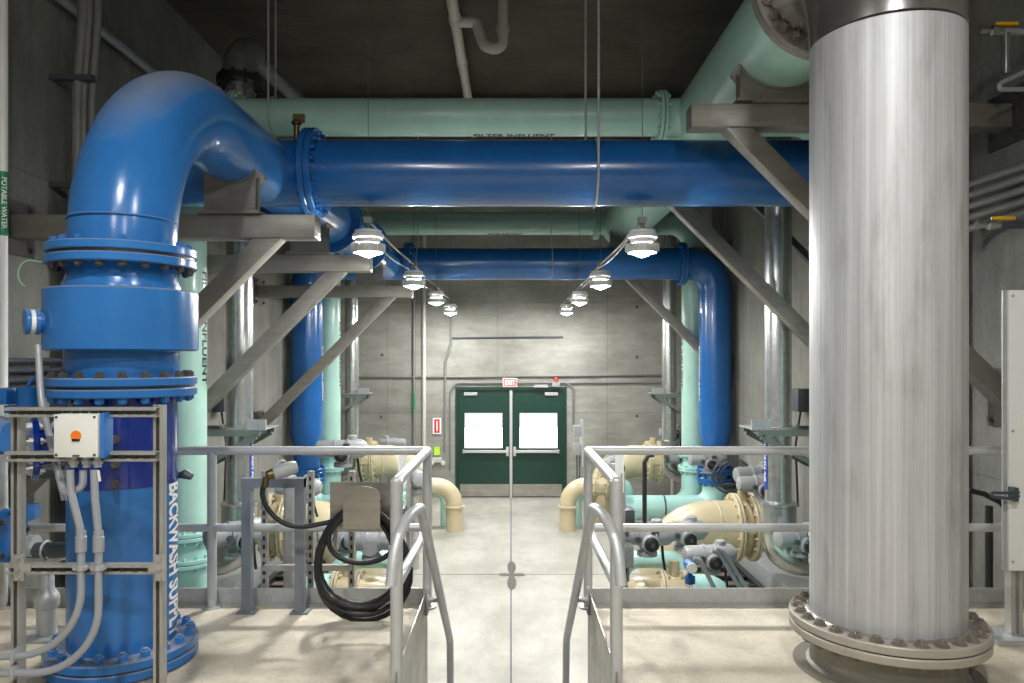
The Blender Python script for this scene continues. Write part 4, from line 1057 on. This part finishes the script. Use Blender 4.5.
m = MB(); m.tube(pts+[pts[-1]+Vector((-.02, 0, .03))], hr_, 12)
o = thing('hose', 'black rubber washdown hose coiled over the stainless bracket with its end looped left', 'hose', ctr)
m.build('coil', 'black', o)
tail = fillet([pts[-1], P(350, 506, yh), P(335, 521, yh), P(300, 528, yh-.02), P(268, 520, yh-.03), P(262, 493, yh-.03), P(265, 480, yh-.03)], [.08, .15, .35, .25, .08], 8)
MB().tube(tail, hr_*.95, 12).build('tail', 'black', o)
MB().cyl(P(265, 487, yh-.03), P(266, 477, yh-.03), .021, n=14).build('coupling', 'brass', o)
o = thing('hose_nozzle', 'pale grey cylindrical hose nozzle resting on the hose frame top', 'nozzle', P(280, 480, yh-.03))
a = P(266, 476, yh-.03); b_ = P(298, 466, yh+.05); dd = (b_-a).normalized(); L = (b_-a).length
MB().lathe(a+dd*.045, dd, [(0, .035), (.01, .042), (.06, .045), (L-.09, .045), (L-.06, .04), (L-.05, .03)], 24).build('barrel', 'grey', o)
MB().lathe(a, dd, [(0, .018), (.01, .03), (.045, .036), (.06, .03)], 18).build('inlet', 'brass', o)
MB().tube(fillet([a+dd*.05+Vector((0, 0, .04)), a+dd*.1+Vector((0, -.0, .075)), a+dd*(L-.08)+Vector((0, 0, .05))], .02, 4), .006, 8).build('lever', 'galv', o)

# ================================================================= RIGHT EDGE: PANEL, VALVES, CONDUITS
YQ = 4.35
o = thing('white_panel', 'white metal enclosure cut off by the right margin, on strut posts', 'panel', P(1030, 640, YQ))
a = P(1009, 571, YQ); b_ = P(1100, 290, YQ)
MB().box2((a.x, YQ, a.z), (b_.x, YQ+.035, b_.z)).build('door', 'white', o, bevel=.006)
m = MB()
for py in (296, 431, 562): m.cyl(P(1013, py, YQ-.004), P(1013, py, YQ)+Vector((0, .002, 0)), .009, n=14)
m.build('screw', 'galv', o)
MB().box2((P(1005, 0, YQ).x, YQ+.02, a.z), (P(1009, 0, YQ).x, YQ+.03, b_.z+.0)).build('side_flange', 'galv', o)
hp = P(1004, 495, YQ-.05)
MB().tube(fillet([hp+Vector((.10, .02, -.01)), hp+Vector((.02, 0, -.02)), hp+Vector((-.07, 0, -.01)), hp+Vector((-.08, 0, .015)), hp+Vector((0, 0, .012)), hp+Vector((.10, .02, .012))], .012, 5), .009, 10).box(hp+Vector((.075, .03, 0)), (.03, .05, .08)).build('latch', 'darkgrey', o)
for px in (1011, 1019):
    x = P(px, 0, YQ+.05).x; MB().box2((x-.012, YQ+.03, PLAT), (x+.012, YQ+.09, a.z)).build('leg', 'strut', o)
MB().box2((P(1000, 0, YQ).x-.05, YQ-.06, PLAT), (P(1040, 0, YQ).x, YQ+.16, PLAT+.03)).build('base_plate', 'galv', o)
def ball_valve(px, py, Y, lab, extra):
    o = thing('ball_valve', lab, 'valve', P(px, py, Y)); c = P(px, py, Y)
    MB().cyl(c+Vector((-.14, 0, 0)), c+Vector((.0, 0, 0)), .022, n=14).cyl(c+Vector((-.09, 0, 0)), c+Vector((-.03, 0, 0)), .034, n=16, bev=.006).cyl(c+Vector((-.17, 0, 0)), c+Vector((-.12, 0, 0)), .028, n=6).cyl(c+Vector((-.06, 0, 0)), c+Vector((-.06, 0, .05)), .012, n=10).build('body', 'polished', o)
    MB().box2((c.x-.06, Y-.02, c.z+.035), (c.x+.10, Y+.015, c.z+.058)).build('handle', 'yellow', o, bevel=.005)
    for q in extra: q(o, c)
    return o
def ex1(o, c):
    MB().cyl(c, c+Vector((.6, 0, -.02)), .024, n=14).build('pipe', 'conduit', o)
    MB().cyl(c+Vector((.02, 0, -.02)), c+Vector((.02, 0, -.30)), .028, n=14).lathe(c+Vector((.02, 0, -.24)), (0, 0, 1), [(0, .036), (.03, .036)], 14).build('drop_leg', 'polished', o)
    MB().tube(fillet([c+Vector((.5, 0, -.12)), c+Vector((.0, 0, -.36)), c+Vector((-.06, 0, -.40)), c+Vector((.0, 0, -.41)), c+Vector((.5, 0, -.41))], .02, 5), .017, 12).build('loop_pipe', 'conduit', o)
ball_valve(1003, 31, 5.2, 'yellow-handled ball valve on piping at the top right corner', [ex1])
ball_valve(1000, 225, 5.2, 'lower yellow-handled ball valve at the right margin, above the white panel', [lambda o, c: MB().cyl(c, c+Vector((.6, 0, 0)), .024, n=14).build('pipe', 'darkgrey', o)])
o = thing('curved_conduits', 'fan of dark conduits curving along the right wall behind the steel riser', 'conduit', (WX-.1, 6, 4.2))
for k in range(5):
    z = 4.50-k*.085
    MB().tube(fillet([(3.1, 6.15, z-.16), (3.5, 6.0, z-.07), (3.75, 5.3, z), (3.75, 4.4, z+.02)], .35, 8), .029, 12).build('conduit', 'conduitold', o)
tag(MB().tube(fillet([P(968, 490, 5.3), P(984, 494, 5.3), P(1000, 502, 5.3), P(1006, 508, 5.3)], .05, 5), .02, 10).cyl(P(989, 506, 5.3), Vector((P(989, 0, 5.3).x, 5.3, 0)), .026, n=12).build('black_standpipe', 'black'), 'black standpipe with a lever behind the guard rail at far right', 'pipe')

# ================================================================= FAR WALL FITTINGS
yw = YF-.03
def wconduit(pts, r, lab, mat='conduit', R=.08):
    return tag(MB().tube(fillet([P(x, y, yw) for x, y in pts], R, 6), r, 10).build('wall_conduit', 'conduitold' if mat == 'conduit' else mat), lab, 'conduit')
wconduit([(452, 338), (563, 337)], .022, 'thin dark conduit high above the door', 'darkgrey')
wconduit([(357, 377), (447, 377), (447.5, 377), (640, 375), (662, 375)], .028, 'long horizontal conduit on the far wall above the exit sign', 'conduit', .0)
wconduit([(450, 470), (450, 392), (456, 383), (640, 382.5), (662, 382.5)], .026, 'lower horizontal conduit above the door, bending down beside it at left', 'conduit', .15)
wconduit([(451, 312), (451, 344), (445, 362), (445, 376), (445, 452)], .03, 'offset vertical conduit left of the door', 'conduit', .3)
wconduit([(414, 236), (414, 446)], .035, 'left of two thin vertical pipes on the far wall', 'conduit')
wconduit([(424, 228), (424, 452)], .045, 'right and brighter of two thin vertical pipes on the far wall', 'offwhite')
wconduit([(566, 383), (573, 387), (573, 432)], .028, 'short grey conduit curving down to the boxes right of the door', 'conduit', .12)
tag(MB().box(P(414, 402, yw-.05), (.05, .01, .36)).build('pipe_label', 'labelgreen'), 'green label on the thin pipe left of the door', 'label')
o = thing('exit_sign', 'red illuminated EXIT sign above the double door', 'sign', P(510, 389, yw))
c = P(510, 382.5, yw)
MB().box(c+Vector((0, .0, 0)), (.32, .05, .20)).build('housing', 'white', o, bevel=.008)
MB().box(c+Vector((0, -.027, 0)), (.29, .004, .17)).build('face', 'exit', o)
lettering(o, 'EXIT', flat_map(c+Vector((-.11, -.031, -.055)), (.22, 0, 0), (0, 0, .11)), 'white', .03)
o = thing('alarm_light', 'red beacon on a grey junction box above the door corner', 'alarm', P(556, 388, yw))
MB().box(P(556, 384, yw-.03), (.18, .1, .13)).build('box', 'greyact', o, bevel=.01)
MB().lathe(P(556, 381, yw-.05), (0, 0, 1), [(0, .06), (.05, .055), (.08, .03), (.085, .005)], 16).build('beacon', 'red', o)
MB().box(P(541, 386, yw-.03), (.30, .07, .06)).build('bracket_arm', 'galv', o)
o = thing('extinguisher_sign', 'small red and white extinguisher sign left of the door', 'sign', P(437, 434, yw))
MB().box(P(437, 426, yw), (.19, .008, .36)).build('plate', 'white', o)
MB().box(P(437, 426, yw-.006), (.12, .004, .30)).build('red_mark', 'red', o)
MB().box(P(437, 426, yw-.009), (.03, .003, .22)).build('white_stripe', 'white', o)
tag(MB().box(P(437, 451, yw), (.12, .02, .18)).build('lime_tag', 'lime'), 'lime green tag on the wall beneath the extinguisher sign', 'sign')
o = thing('emergency_light', 'pale box fitting below the lime tag on the far wall', 'light fitting', P(437, 464, yw))
MB().box(P(437, 460, yw-.05), (.22, .12, .10)).cyl(P(432, 463, yw-.1), P(432, 463, yw-.18), .05).cyl(P(443, 463, yw-.1), P(443, 463, yw-.18), .05).build('body', 'offwhite', o, bevel=.01)
# tie holes cast in the far wall
k = 0
for (x, y) in ((382, 355), (381, 417), (637, 307), (637, 357), (637, 416), (376, 308)):
    q = MB().cyl(P(x, y, YF-.004), P(x, y, YF)+Vector((0, .002, 0)), .035, n=16).build('tie_hole', 'darkgrey'); struct(q); q.name = 'trim_%d' % (10+k); k += 1
# cable tray / instruments on side walls
for s_, sd, px, py in ((1, 'right', 798, 405), (-1, 'left', 214, 405)):
    c = Vector((s_*(WX-.1), 9.6, P(0, 400, 9.6).z))
    o = thing('wall_instrument', f'small dark instrument with a cable on the {sd} wall behind the air pipe', 'instrument', c-Vector((0, 0, .3)))
    MB().box(c, (.16, .22, .30)).build('case', 'darkgrey', o, bevel=.015)
    MB().tube(fillet([c+Vector((0, 0, -.12)), c+Vector((-s_*.03, .1, -.6)), c+Vector((0, .1, -1.4))], .3, 6), .014, 8).build('cable', 'black', o)
